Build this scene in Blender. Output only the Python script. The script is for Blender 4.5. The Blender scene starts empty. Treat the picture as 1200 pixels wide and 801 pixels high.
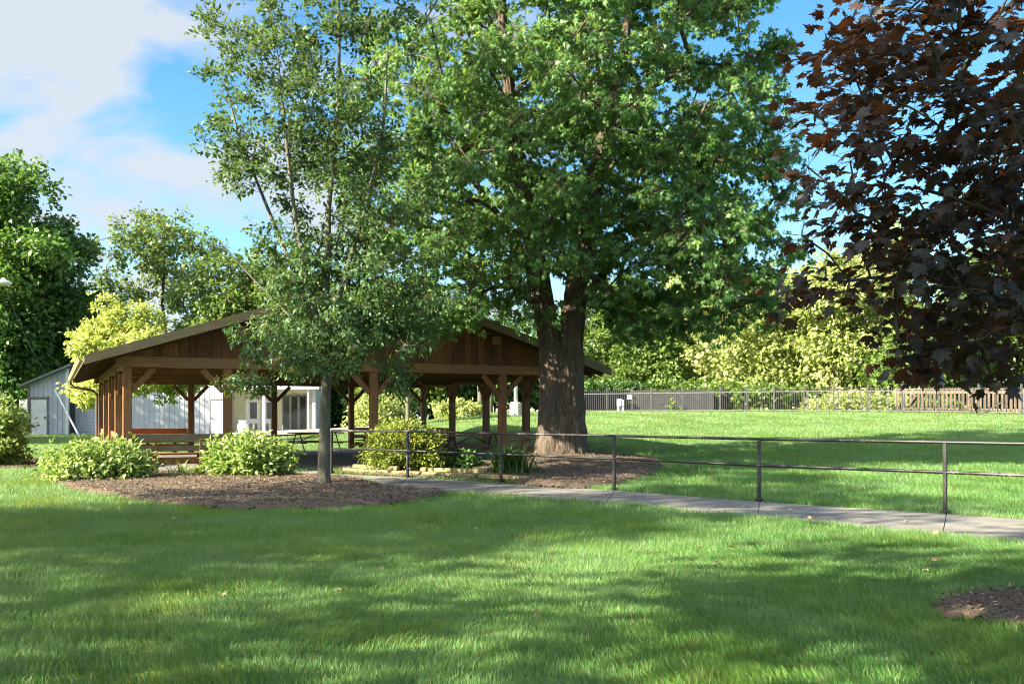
import bpy, math, random
import numpy as np
from mathutils import Vector, Matrix
rng = np.random.default_rng(7)
random.seed(7)
F, HZ, EYE = 1137.0, 489.0, 1.35
scene = bpy.context.scene
COL = scene.collection

def at(px, py, Y):
    return np.array([(px-600)/F*Y, Y, EYE+(HZ-py)/F*Y])

# ------------------------------------------------------------------ camera
cam = bpy.data.cameras.new('camera'); camo = bpy.data.objects.new('camera', cam); COL.objects.link(camo)
camo.location = (0, 0, EYE); camo.rotation_euler = (math.radians(90), 0, 0)
cam.sensor_width = 36; cam.lens = 36*F/1200; cam.shift_y = (HZ-400.5)/1200
cam.clip_end = 3000; cam.clip_start = 0.05
scene.camera = camo

# ------------------------------------------------------------------ numpy noise
class Noise2:
    def __init__(s, seed, n=256):
        s.g = np.random.default_rng(seed).random((n, n)); s.n = n
    def one(s, x, y):
        xi = np.floor(x).astype(int); yi = np.floor(y).astype(int)
        fx = x-xi; fy = y-yi
        fx = fx*fx*(3-2*fx); fy = fy*fy*(3-2*fy)
        n = s.n; g = s.g
        a = g[xi % n, yi % n]; b = g[(xi+1) % n, yi % n]; c = g[xi % n, (yi+1) % n]; d = g[(xi+1) % n, (yi+1) % n]
        return (a*(1-fx)+b*fx)*(1-fy)+(c*(1-fx)+d*fx)*fy
    def __call__(s, x, y, sc=1.0, octv=3):
        x = np.asarray(x, float)/sc; y = np.asarray(y, float)/sc
        t = 0; w = 1; tot = 0
        for k in range(octv):
            t = t+w*s.one(x+17.3*k, y-9.1*k); tot += w; x = x*2.03; y = y*2.03; w *= .5
        return t/tot
N1, N2, N3, N4 = Noise2(1), Noise2(2), Noise2(3), Noise2(4)
def sm(t):
    t = np.clip(t, 0, 1); return t*t*(3-2*t)

# ------------------------------------------------------------------ layout
P0 = np.array([-9.08, 22.9]); U = np.array([.903, .429]); V = np.array([-.429, .903])
W, D = 12.05, 12.6
SLABZ = 0.06
TREE = np.array([1.25, 24.5])
def pav(s, d, z=0.0):
    p = P0+U*s+V*d
    return np.array([p[0], p[1], z])

def inpoly(x, y, poly):
    x = np.asarray(x, float); y = np.asarray(y, float)
    r = np.zeros(x.shape, bool); n = len(poly)
    for i in range(n):
        x0, y0 = poly[i]; x1, y1 = poly[(i+1) % n]
        if y0 == y1: continue
        c = ((y0 > y) != (y1 > y)) & (x < (x1-x0)*(y-y0)/(y1-y0)+x0)
        r ^= c
    return r

def pav_sd(x, y):
    dx = x-P0[0]; dy = y-P0[1]
    return dx*U[0]+dy*U[1], dx*V[0]+dy*V[1]

def terr(x, y):
    x = np.asarray(x, float); y = np.asarray(y, float)
    z = 1.68*sm((x+13)/14)*sm((y-17)/42)
    z = z+.33*sm((y-30)/22)*(1-sm((x+13)/14))
    z = z+.27*np.exp(-(((x-TREE[0])/2.0)**2+((y-TREE[1])/1.9)**2))
    z = z+.10*sm((y-80)/200)*6
    s, d = pav_sd(x, y)
    ds = np.maximum(np.maximum(-s, s-W), 0); dd = np.maximum(np.maximum(-d-.5, d-D), 0)
    k = sm((np.hypot(ds, dd)-.15)/2.6)
    z = z*k
    z = z+.025*(N1(x, y, 2.3, 2)-.5)*k
    return z

# ground polygons
path_far = [(18.0, .4), (8.2, 11.3), (6.07, 13.55), (3.95, 15.45), (1.88, 17.8), (-.225, 19.65), (-2.26, 21.0), (-4.2, 22.6), (-4.55, 24.8)]
path_near = [(15.9, -1.0), (6.4, 9.3), (4.93, 11.1), (3.29, 13.0), (1.45, 15.1), (-.6, 16.9), (-2.2, 18.15), (-3.0, 20.1), (-6.2, 23.0)]
path_poly = path_far+path_near[::-1]
slab_poly = [tuple(pav(-.12, -.25)[:2]), tuple(pav(W+.12, -.25)[:2]), tuple(pav(W+.12, D+.15)[:2]), tuple(pav(-.12, D+.15)[:2])]
def g(px, py):
    Y = EYE*F/(py-HZ); return ((px-600)/F*Y, Y)
bedA = [g(78, 572), g(112, 580), g(150, 586), g(200, 592), g(260, 597), g(330, 599), g(400, 598), g(460, 592), g(505, 585), g(528, 580), (-2.35, 18.3), (-3.1, 20.0), (-5.9, 22.7), tuple(pav(3.2, -.25)[:2]), tuple(pav(-.6, -.3)[:2]), (-10.6, 21.6)]
bedB = [(-18, 23.2), (-13.6, 23.6), (-12.6, 25.0), (-12.3, 27.3), (-13.5, 29.5), (-18, 30)]
bedC = [(-4.1, 22.7), (-2.4, 21.25), (-.2, 20.0), (.45, 18.7), (1.2, 18.2), (2.1, 18.9), (2.9, 21.0), (3.6, 23.0), (3.75, 25.0), (3.0, 26.8), (1.9, 27.7), (-4.3, 25.0)]
th = np.linspace(0, 2*math.pi, 24, endpoint=False)
bedD = [(4.45+1.5*math.cos(t)*(1+.08*math.sin(3*t)), 6.5+.92*math.sin(t)) for t in th]
patio = [(-16.6, 49.5), (-6.5, 51), (-6.5, 56), (-11, 58.3), (-18.5, 58.3)]
BEDS = [bedA, bedB, bedC, bedD]

# ------------------------------------------------------------------ object helpers
def tag(o, label=None, cat=None, group=None, kind=None):
    if label: o['label'] = label
    if cat: o['category'] = cat
    if group: o['group'] = group
    if kind: o['kind'] = kind
    return o
def empty(name, loc, rz=0.0):
    o = bpy.data.objects.new(name, None); COL.objects.link(o)
    o.location = [float(v) for v in loc]; o.rotation_euler = (0, 0, rz); return o

def mesh_np(name, verts, faces_list, mat, parent=None, offset=None, attr=None, smooth=False):
    """faces_list: list of int arrays (n,k)."""
    me = bpy.data.meshes.new(name)
    verts = np.asarray(verts, np.float32)
    if offset is not None: verts = verts-np.asarray(offset, np.float32)
    me.vertices.add(len(verts)); me.vertices.foreach_set('co', verts.ravel())
    loops = np.concatenate([f.ravel() for f in faces_list]).astype(np.int32)
    tot = np.concatenate([np.full(len(f), f.shape[1], np.int32) for f in faces_list])
    st = np.concatenate([[0], np.cumsum(tot)[:-1]]).astype(np.int32)
    me.loops.add(len(loops)); me.loops.foreach_set('vertex_index', loops)
    me.polygons.add(len(tot)); me.polygons.foreach_set('loop_start', st); me.polygons.foreach_set('loop_total', tot)
    if smooth: me.polygons.foreach_set('use_smooth', np.ones(len(tot), bool))
    if attr is not None:
        a = me.attributes.new('tint', 'FLOAT', 'POINT'); a.data.foreach_set('value', np.asarray(attr, np.float32))
    me.update(calc_edges=True)
    me.materials.append(mat)
    o = bpy.data.objects.new(name, me); COL.objects.link(o)
    if parent is not None: o.parent = parent
    return o

class MB:
    def __init__(s): s.v = []; s.f = []
    def quadbox(s, c8):
        b = len(s.v); s.v += [tuple(p) for p in c8]
        for q in ((0, 3, 2, 1), (4, 5, 6, 7), (0, 1, 5, 4), (1, 2, 6, 5), (2, 3, 7, 6), (3, 0, 4, 7)): s.f.append([b+i for i in q])
    def box(s, c, size, rz=0.0, M=None):
        hx, hy, hz = size[0]/2, size[1]/2, size[2]/2
        pts = [(-hx, -hy, -hz), (hx, -hy, -hz), (hx, hy, -hz), (-hx, hy, -hz), (-hx, -hy, hz), (hx, -hy, hz), (hx, hy, hz), (-hx, hy, hz)]
        co, si = math.cos(rz), math.sin(rz)
        s.quadbox([(c[0]+x*co-y*si, c[1]+x*si+y*co, c[2]+z) for x, y, z in pts]); return s
    def beam(s, p0, p1, w, h, up=(0, 0, 1)):
        p0 = Vector(p0); p1 = Vector(p1); d = (p1-p0).normalized(); up = Vector(up)
        if abs(d.dot(up)) > .99: up = Vector((U[0], U[1], 0))
        side = d.cross(up).normalized(); u2 = side.cross(d).normalized()
        a = side*w/2; b = u2*h/2
        s.quadbox([p0-a-b, p0+a-b, p1+a-b, p1-a-b, p0-a+b, p0+a+b, p1+a+b, p1-a+b]); return s
    def tube(s, pts, rad, n=8, cap=True):
        pts = [Vector(p) for p in pts]
        if not hasattr(rad, '__len__'): rad = [rad]*len(pts)
        b = len(s.v); ref = None
        for i, p in enumerate(pts):
            d = (pts[min(i+1, len(pts)-1)]-pts[max(i-1, 0)]).normalized()
            if ref is None: ref = d.orthogonal().normalized()
            ref = (ref-d*ref.dot(d)).normalized(); r2 = d.cross(ref)
            for k in range(n):
                a = 2*math.pi*k/n; s.v.append(tuple(p+(ref*math.cos(a)+r2*math.sin(a))*rad[i]))
        for i in range(len(pts)-1):
            for k in range(n):
                s.f.append([b+i*n+k, b+i*n+(k+1) % n, b+(i+1)*n+(k+1) % n, b+(i+1)*n+k])
        if cap:
            s.f.append([b+k for k in range(n)][::-1]); s.f.append([b+(len(pts)-1)*n+k for k in range(n)])
        return s
    def lathe(s, prof, c=(0, 0, 0), n=20):
        b = len(s.v)
        for r, z in prof:
            for k in range(n):
                a = 2*math.pi*k/n; s.v.append((c[0]+r*math.cos(a), c[1]+r*math.sin(a), c[2]+z))
        for i in range(len(prof)-1):
            for k in range(n): s.f.append([b+i*n+k, b+i*n+(k+1) % n, b+(i+1)*n+(k+1) % n, b+(i+1)*n+k])
        return s
    def poly(s, pts, z0, z1):
        """vertical prism of a ground polygon; z0,z1 may be callables"""
        n = len(pts); b = len(s.v)
        zf = (lambda z: (z if callable(z) else (lambda x, y: z)))
        for z in (zf(z0), zf(z1)):
            for x, y in pts: s.v.append((x, y, float(z(x, y))))
        ar = sum(pts[i][0]*pts[(i+1) % n][1]-pts[(i+1) % n][0]*pts[i][1] for i in range(n))
        top = [b+n+i for i in range(n)]; bot = [b+i for i in range(n)]
        if ar < 0: s.f.append(top[::-1]); s.f.append(bot)
        else: s.f.append(top); s.f.append(bot[::-1])
        for i in range(n):
            q = [b+i, b+(i+1) % n, b+n+(i+1) % n, b+n+i]
            s.f.append(q if ar > 0 else q[::-1])
        return s
    def build(s, name, mat, parent=None, off=None, bevel=0.0, smooth=False):
        me = bpy.data.meshes.new(name)
        v = s.v
        if off is not None: v = [(p[0]-off[0], p[1]-off[1], p[2]-off[2]) for p in v]
        me.from_pydata([tuple(map(float, p)) for p in v], [], s.f); me.materials.append(mat)
        if smooth: me.polygons.foreach_set('use_smooth', [True]*len(me.polygons))
        me.update()
        o = bpy.data.objects.new(name, me); COL.objects.link(o)
        if parent is not None: o.parent = parent
        if bevel:
            m = o.modifiers.new('bevel', 'BEVEL'); m.width = bevel; m.segments = 1; m.limit_method = 'ANGLE'
        return o

def copy_tree(o, parent=None):
    c = o.copy(); COL.objects.link(c)
    if parent is not None: c.parent = parent
    for ch in list(o.children): copy_tree(ch, c)
    return c

# ------------------------------------------------------------------ materials
def newmat(name):
    m = bpy.data.materials.new(name); m.use_nodes = True
    nt = m.node_tree; nt.nodes.clear(); out = nt.nodes.new('ShaderNodeOutputMaterial')
    return m, nt, out
def nd(nt, t, **kw):
    n = nt.nodes.new(t)
    for k, v in kw.items():
        if k in n.inputs: n.inputs[k].default_value = v
        else: setattr(n, k, v)
    return n
def ramp(nt, fac, stops):
    r = nt.nodes.new('ShaderNodeValToRGB'); e = r.color_ramp.elements
    while len(e) < len(stops): e.new(.5)
    for i, (p, c) in enumerate(stops): e[i].position = p; e[i].color = (*c, 1)
    nt.links.new(fac, r.inputs[0]); return r
def noise(nt, scale, detail=4, stretch=(1, 1, 1), coord='Object', rough=.55, rotz=0.0, dist=0.0):
    tc = nt.nodes.new('ShaderNodeTexCoord') if coord != 'pos' else nt.nodes.new('ShaderNodeNewGeometry')
    mp = nt.nodes.new('ShaderNodeMapping'); mp.inputs['Scale'].default_value = stretch; mp.inputs['Rotation'].default_value = (0, 0, rotz)
    nt.links.new(tc.outputs['Position' if coord == 'pos' else coord], mp.inputs[0])
    n = nt.nodes.new('ShaderNodeTexNoise'); n.inputs['Scale'].default_value = scale; n.inputs['Detail'].default_value = detail
    n.inputs['Roughness'].default_value = rough; n.inputs['Distortion'].default_value = dist
    nt.links.new(mp.outputs[0], n.inputs['Vector']); return n
def mixc(nt, fac, a, b, mode='MIX'):
    m = nt.nodes.new('ShaderNodeMix'); m.data_type = 'RGBA'; m.blend_type = mode
    for s, v in ((0, fac), (6, a), (7, b)):
        if hasattr(v, 'links'): nt.links.new(v, m.inputs[s])
        elif s == 0: m.inputs[0].default_value = v
        else: m.inputs[s].default_value = (*v, 1)
    return m.outputs[2]
def bump(nt, h, strength=.4, dist=.01):
    b = nt.nodes.new('ShaderNodeBump'); b.inputs['Strength'].default_value = strength; b.inputs['Distance'].default_value = dist
    nt.links.new(h, b.inputs['Height']); return b.outputs[0]
def surf(name, c1, c2, scale=6, stretch=(1, 1, 1), rough=.8, c3=None, big=1.0, bmp=.3, bdist=.01, metal=0.0, coord='Object', spec=.3, isl=0):
    m, nt, out = newmat(name)
    n = noise(nt, scale, 5, stretch, coord); r = ramp(nt, n.outputs[0], [(.32, c1), (.68, c2)])
    col = r.outputs[0]
    if c3 is not None:
        n2 = noise(nt, big, 3, (1, 1, 1), coord); r2 = ramp(nt, n2.outputs[0], [(.45, (0, 0, 0)), (.65, (1, 1, 1))])
        col = mixc(nt, r2.outputs[0], col, c3)
    if isl:
        gm = nt.nodes.new('ShaderNodeNewGeometry'); r3 = ramp(nt, gm.outputs['Random Per Island'], [(0, (1-isl,)*3), (1, (1+isl*.8, 1+isl*.7, 1+isl*.6))]); col = mixc(nt, 1.0, col, r3.outputs[0], 'MULTIPLY')
    p = nd(nt, 'ShaderNodeBsdfPrincipled', Roughness=rough, Metallic=metal)
    p.inputs['Specular IOR Level'].default_value = spec
    nt.links.new(col, p.inputs['Base Color']); nt.links.new(bump(nt, n.outputs[0], bmp, bdist), p.inputs['Normal'])
    nt.links.new(p.outputs[0], out.inputs[0]); return m
def leafmat(name, dark, mid, light, trans, tf=.35, rough=.45, spec=.35):
    m, nt, out = newmat(name)
    a = nt.nodes.new('ShaderNodeAttribute'); a.attribute_name = 'tint'
    r = ramp(nt, a.outputs['Fac'], [(.0, dark), (.5, mid), (1.0, light)])
    p = nd(nt, 'ShaderNodeBsdfPrincipled', Roughness=rough); p.inputs['Specular IOR Level'].default_value = spec
    nt.links.new(r.outputs[0], p.inputs['Base Color'])
    t = nt.nodes.new('ShaderNodeBsdfTranslucent')
    nt.links.new(mixc(nt, .6, r.outputs[0], trans), t.inputs[0])
    mx = nt.nodes.new('ShaderNodeMixShader'); mx.inputs[0].default_value = tf
    nt.links.new(p.outputs[0], mx.inputs[1]); nt.links.new(t.outputs[0], mx.inputs[2]); nt.links.new(mx.outputs[0], out.inputs[0])
    return m

M = {}
M['wood'] = surf('stained_wood', (.135, .062, .027), (.25, .130, .062), 3.0, (6, 6, 1), .75, (.15, .085, .05), 1.3, .35, .006)
M['woodh'] = surf('stained_wood_long', (.15, .072, .034), (.27, .15, .075), 3.0, (1, 1, 9), .75, (.17, .11, .07), 1.1, .3, .005)
M['woodgray'] = surf('weathered_wood', (.13, .105, .07), (.22, .175, .115), 3.0, (1, 1, 8), .8, (.15, .13, .08), 1.5, .3, .005)
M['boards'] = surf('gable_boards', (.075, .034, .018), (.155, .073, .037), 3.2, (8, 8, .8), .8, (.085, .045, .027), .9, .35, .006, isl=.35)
M['ceiling'] = surf('roof_deck', (.05, .025, .014), (.09, .05, .03), 4, (1, 6, 1), .8)
M['shingle'] = surf('shingles', (.07, .06, .05), (.16, .14, .12), 9, (1, 1, 1), .9, None, 1, .6, .02)
M['gutter'] = surf('gutter_metal', (.30, .21, .13), (.36, .26, .17), 2, (1, 1, 1), .45, None, 1, .05)
M['spout'] = surf('downspout_metal', (.08, .05, .035), (.12, .075, .05), 2, (1, 1, 1), .5, None, 1, .05)
M['sunlitwood'] = surf('sunlit_orange_wood', (.26, .085, .03), (.40, .15, .06), 3, (1, 1, 8), .7, None, 1, .3, .004)  # orange of direct sun put into the colour of the brown bench wood
M['tabletop'] = surf('table_wood', (.22, .10, .055), (.38, .21, .13), 3, (1, 9, 1), .65, None, 1, .2, .004)
M['blackmetal'] = surf('dark_metal', (.012, .012, .014), (.03, .03, .032), 20, (1, 1, 1), .4, None, 1, .1, .002, 0, 'Object', .5)
M['concrete'] = surf('concrete', (.125, .12, .112), (.19, .18, .166), 14, (1, 1, 1), .9, (.10, .096, .09), .7, .35, .004)
M['patio'] = surf('patio_concrete', (.32, .30, .28), (.42, .40, .37), 5, (1, 1, 1), .9)
M['white'] = surf('white_siding', (.30, .33, .39), (.39, .42, .48), 3, (1, 1, .3), .6, (.42, .44, .48), .5, .05)
M['trim'] = surf('white_trim', (.52, .53, .55), (.62, .63, .64), 3, (1, 1, 1), .55, None, 1, .05)
M['cream'] = surf('cream_wall', (.46, .46, .33), (.56, .55, .40), 2, (1, 1, 1), .7, None, 1, .05)
M['roofgray'] = surf('gray_roof', (.13, .13, .14), (.2, .2, .21), 4, (1, 1, 1), .7)
M['timber'] = surf('landscape_timber', (.16, .12, .06), (.29, .225, .12), 4, (1, 1, 7), .85, (.17, .16, .08), 2, .4, .008)
M['palewood'] = surf('fence_wood', (.17, .12, .085), (.29, .215, .16), 4, (8, 8, 1), .85, (.14, .11, .085), 1.5, .2, .004, isl=.3)
M['darkfence'] = surf('dark_fence_wood', (.028, .030, .036), (.055, .057, .066), 4, (8, 8, 1), .85)
M['ironfence'] = surf('grey_iron', (.055, .055, .06), (.10, .10, .105), 8, (1, 1, 1), .45, None, 1, .05, .01, .0, 'Object', .5)
M['bark'] = surf('furrowed_bark', (.030, .023, .018), (.12, .094, .072), 9, (2.2, 2.2, .45), .95, (.06, .052, .042), 1.5, 1.0, .035)
M['barkthin'] = surf('smooth_bark', (.065, .06, .048), (.15, .14, .11), 16, (1, 1, .5), .9, (.10, .11, .075), 3, .5, .006)
M['branch'] = surf('branch_bark', (.04, .032, .025), (.11, .09, .07), 10, (1, 1, .5), .9)
M['urn'] = surf('glazed_urn', (.68, .68, .66), (.78, .78, .76), 3, (1, 1, 1), .3)
M['glass'] = surf('dark_glass', (.012, .015, .018), (.02, .025, .03), 1, (1, 1, 1), .08, None, 1, 0, .01, 0, 'Object', .6)
M['ground'] = surf('lawn_soil', (.045, .075, .02), (.10, .16, .045), 6, (1, 1, 1), .95, (.05, .09, .022), .6, .4, .02, 0, 'pos')
M['mulch'] = surf('mulch_base', (.045, .034, .026), (.12, .093, .070), 26, (1, 1, 1), .95, (.11, .072, .054), 1.6, .9, .03, 0, 'pos')
def railmat():
    m, nt, out = newmat('black_paint_lit_specks')
    n = noise(nt, 55, 3, (1, 1, 1)); n2 = noise(nt, 2.5, 2, (1, 1, 1))
    ad = nd(nt, 'ShaderNodeMath', operation='MULTIPLY'); nt.links.new(n.outputs[0], ad.inputs[0]); nt.links.new(n2.outputs[0], ad.inputs[1])
    r = ramp(nt, ad.outputs[0], [(.34, (.007, .007, .008)), (.40, (.22, .21, .20))])  # pale specks put into the colour for lit speckles on the black metal
    p = nd(nt, 'ShaderNodeBsdfPrincipled', Roughness=.5); nt.links.new(r.outputs[0], p.inputs['Base Color'])
    nt.links.new(bump(nt, n.outputs[0], .2, .003), p.inputs['Normal'])
    nt.links.new(p.outputs[0], out.inputs[0]); return m
M['rail'] = railmat()
def grassmat():
    m, nt, out = newmat('grass_blades')
    a = nt.nodes.new('ShaderNodeAttribute'); a.attribute_name = 'tint'
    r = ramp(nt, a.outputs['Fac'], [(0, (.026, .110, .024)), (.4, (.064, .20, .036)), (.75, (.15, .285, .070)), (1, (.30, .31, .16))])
    n = noise(nt, .55, 3, (1, 1.6, 1), 'pos', .5, .4); rr = ramp(nt, n.outputs[0], [(.42, (0, 0, 0)), (.62, (1, 1, 1))])
    col = mixc(nt, rr.outputs[0], r.outputs[0], mixc(nt, .5, r.outputs[0], (.15, .27, .115)))
    p = nd(nt, 'ShaderNodeBsdfPrincipled', Roughness=.5); p.inputs['Specular IOR Level'].default_value = .4
    nt.links.new(col, p.inputs['Base Color'])
    t = nt.nodes.new('ShaderNodeBsdfTranslucent'); nt.links.new(mixc(nt, .5, col, (.52, .54, .06)), t.inputs[0])
    mx = nt.nodes.new('ShaderNodeMixShader'); mx.inputs[0].default_value = .46
    nt.links.new(p.outputs[0], mx.inputs[1]); nt.links.new(t.outputs[0], mx.inputs[2]); nt.links.new(mx.outputs[0], out.inputs[0]); return m
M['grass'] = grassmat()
L = {}
L['maple'] = leafmat('silver_maple_leaf', (.024, .076, .022), (.060, .158, .044), (.15, .27, .09), (.32, .44, .06), .40)
L['pear'] = leafmat('glossy_leaf', (.022, .058, .022), (.050, .115, .042), (.095, .175, .070), (.20, .28, .03), .30, .5, .25)
L['purple'] = leafmat('purple_leaf', (.009, .018, .016), (.018, .022, .020), (.055, .034, .032), (.42, .12, .03), .22, .42, .28)
L['yellow'] = leafmat('yellow_green_leaf', (.20, .27, .05), (.34, .41, .10), (.54, .57, .19), (.56, .60, .14), .42, .5)
L['bgdark'] = leafmat('dense_green_leaf', (.022, .058, .014), (.050, .112, .024), (.10, .18, .045), (.12, .24, .03), .30)
L['bgleft'] = leafmat('left_tree_leaf', (.030, .078, .018), (.070, .150, .034), (.14, .25, .06), (.20, .34, .04), .34)
L['bgmid'] = leafmat('mid_green_leaf', (.045, .085, .018), (.095, .16, .035), (.18, .25, .07), (.24, .34, .05), .34)
L['bgbright'] = leafmat('bright_green_leaf', (.15, .21, .055), (.28, .34, .11), (.46, .49, .21), (.46, .52, .15), .40)
L['shrub'] = leafmat('shrub_leaf', (.07, .13, .03), (.19, .29, .07), (.40, .48, .20), (.36, .48, .09), .36, .4)
L['yew'] = leafmat('yew_needles', (.06, .10, .014), (.15, .20, .03), (.30, .34, .06), (.30, .36, .04), .30)
L['blade'] = leafmat('strap_leaf', (.035, .10, .02), (.07, .17, .035), (.16, .26, .08), (.18, .32, .04), .32)

# ------------------------------------------------------------------ foliage
def norm(a): return a/np.maximum(np.linalg.norm(a, axis=-1, keepdims=True), 1e-9)
def T_ovate(w=.5):
    v = np.array([(0, 0, 0), (-w/2, .45, .08), (0, .5, 0), (w/2, .45, .08), (0, 1, -.12)], float)
    f3 = np.array([(0, 2, 1), (0, 3, 2), (1, 2, 4), (2, 3, 4)]); return v, f3
def T_diamond(w=.6):
    v = np.array([(0, 0, 0), (-w/2, .5, .06), (w/2, .5, .06), (0, 1, -.08)], float)
    return v, np.array([(0, 2, 1), (1, 2, 3)])
def T_star():
    # deeply cut five-lobed leaf
    a = [(-.08, .12), (-.42, .10), (-.20, .34), (-.52, .62), (-.15, .55), (0, 1.05), (.15, .55), (.52, .62), (.20, .34), (.42, .10), (.08, .12)]
    v = [(0, .25, .0)]+[(x, y, -.35*(abs(x)**1.5)-.08*y*y) for x, y in a]
    f = [(0, i+1, i) for i in range(1, 11)]
    return np.array(v, float), np.array(f)
def T_norway():
    a = [(0, 0), (-.12, .06), (-.34, -.06), (-.33, .08), (-.56, .16), (-.42, .28), (-.62, .58), (-.44, .52), (-.36, .66), (-.22, .52), (-.2, .74), (-.1, .78), (0, 1.08)]
    full = a+[(-x, y) for x, y in a[1:-1]][::-1]
    v = [(0, .3, .03)]+[(x, y, -.22*abs(x)-.12*y*y+.02) for x, y in full]
    n = len(full); f = [(0, 1+(i+1) % n, 1+i) for i in range(n)]
    return np.array(v, float), np.array(f)
TPL = {'ovate': T_ovate(.5), 'diamond': T_diamond(.62), 'star': T_star(), 'norway': T_norway(), 'wide': T_diamond(.9)}

def leaves_geo(pos, axis, nrm, size, tpl, r, tint):
    v, f = TPL[tpl] if isinstance(tpl, str) else tpl
    n = len(pos)
    y = norm(axis); z = norm(nrm-y*np.sum(nrm*y, 1, keepdims=True)); x = np.cross(y, z)
    sz = size[:, None, None]
    P = pos[:, None, :]+sz*(v[None, :, 0:1]*x[:, None]+v[None, :, 1:2]*y[:, None]+v[None, :, 2:3]*z[:, None])
    Fc = f[None]+(np.arange(n)*len(v))[:, None, None]
    return P.reshape(-1, 3), Fc.reshape(-1, 3), np.repeat(tint, len(v))

def sample_env(env, n, r, outer=.45, mind=0.0):
    """env: list of (cx,cy,cz,rx,ry,rz,weight)"""
    w = np.array([e[6] for e in env], float); w /= w.sum()
    out = []; tries = 0
    while len(out) < n and tries < n*60:
        tries += 1
        e = env[r.choice(len(env), p=w)]
        d = r.normal(size=3); d /= np.linalg.norm(d); q = r.random()**outer
        p = np.array(e[:3])+d*q*np.array(e[3:6])
        if mind and out:
            if np.min(np.linalg.norm(np.array(out)-p, axis=1)) < mind*(1-tries/(n*60)): continue
        out.append(p)
    return np.array(out)

class Skel:
    def __init__(s): s.p = []; s.par = []; s.cnt = []; s.chains = []
    def add_poly(s, pts, parent=-1):
        ch = [] if parent < 0 else [parent]
        for q in pts:
            s.p.append(np.array(q, float)); s.par.append(parent); parent = len(s.p)-1; ch.append(parent)
        s.chains.append(ch); return parent
    def connect(s, tip, r, down=1.0, wob=.08, trunkset=None):
        P = np.array(s.p); dv = tip-P; dist = np.linalg.norm(dv, axis=1)+1e-6
        horiz = np.hypot(dv[:, 0], dv[:, 1])
        cost = dist*(1+down*np.clip((horiz*.25-dv[:, 2])/dist, 0, 2))
        i = int(np.argmin(cost)); a = P[i]; L_ = dist[i]
        n = max(2, int(L_/.5)+1); n = min(n, 9)
        mid = (a+tip)/2+np.array([0, 0, .10*L_])+r.normal(size=3)*wob*L_
        pts = []
        for k in range(1, n+1):
            t = k/n; pts.append((1-t)**2*a+2*t*(1-t)*mid+t*t*tip)
        return s.add_poly(pts, i)
    def radii(s, rbase, rmin, ex=.5):
        n = len(s.p); c = np.zeros(n); haschild = np.zeros(n, bool)
        for i, q in enumerate(s.par):
            if q >= 0: haschild[q] = True
        for i in range(n-1, -1, -1):
            if not haschild[i]: c[i] += 1
            if s.par[i] >= 0: c[s.par[i]] += c[i]
        return np.maximum(rmin, rbase*(c/c.max())**ex)

def prisms(A, B, ra, rb):
    d = norm(B-A); ref = np.where(np.abs(d[:, 2:3]) > .9, np.array([[1., 0, 0]]), np.array([[0, 0, 1.]]))
    x = norm(np.cross(d, ref)); y = np.cross(d, x); n = len(A); V_ = []
    for P, rr in ((A, ra), (B, rb)):
        for k in range(3):
            t = 2*math.pi*k/3; V_.append(P+(x*math.cos(t)+y*math.sin(t))*rr)
    V_ = np.stack(V_, 1).reshape(-1, 3); b = (np.arange(n)*6)[:, None]
    Fc = np.concatenate([b+np.array([[k, (k+1) % 3, 3+(k+1) % 3, 3+k]]) for k in range(3)])
    return V_, Fc

def trunk_mesh(pts, rad, n_ang, r, rough=.05, flare=0.0, seg=.12, roots=5):
    """dense furrowed tube, returns V,F"""
    pts = np.array(pts, float); rad = np.array(rad, float)
    cl = np.concatenate([[0], np.cumsum(np.linalg.norm(np.diff(pts, axis=0), axis=1))])
    ts = np.linspace(0, cl[-1], max(4, int(cl[-1]/seg)))
    # smooth interpolation
    P = np.stack([np.interp(ts, cl, pts[:, k]) for k in range(3)], 1); R = np.interp(ts, cl, rad)
    ker = np.array([1, 2, 3, 2, 1.]); ker /= ker.sum()
    for _ in range(3):
        Q = np.pad(P, ((2, 2), (0, 0)), mode='reflect', reflect_type='odd'); P = np.stack([np.convolve(Q[:, k], ker, 'valid') for k in range(3)], 1)
    a = np.linspace(0, 2*math.pi, n_ang, endpoint=False)
    A, TT = np.meshgrid(a, ts)
    k1 = N3(np.cos(A)*2.2*3+TT*.9, np.sin(A)*2.2*3+TT*.35, 1, 3)
    fur = np.abs(N2(A*n_ang/28.0+.8*N4(A*2, TT*1.5, 1, 2), TT*2.8, 1, 2)-.5)*2
    RR = R[:, None]*(1+rough*(k1-.5)*2.2+rough*1.2*(fur-.35))
    if flare: RR = RR*(1+flare*np.exp(-TT/.28)*(.45+.55*np.abs(np.sin(A*roots/2+.7))**1.5)+.10*np.exp(-TT/.9))
    V_ = np.stack([P[:, 0:1]+RR*np.cos(A), P[:, 1:2]+RR*np.sin(A), np.repeat(P[:, 2:3], n_ang, 1)], 2).reshape(-1, 3)
    m = len(ts); I = np.arange(m-1)[:, None]*n_ang; K = np.arange(n_ang)[None]
    Fc = np.stack([I+K, I+(K+1) % n_ang, I+n_ang+(K+1) % n_ang, I+n_ang+K], 2).reshape(-1, 4)
    return V_, Fc

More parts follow.
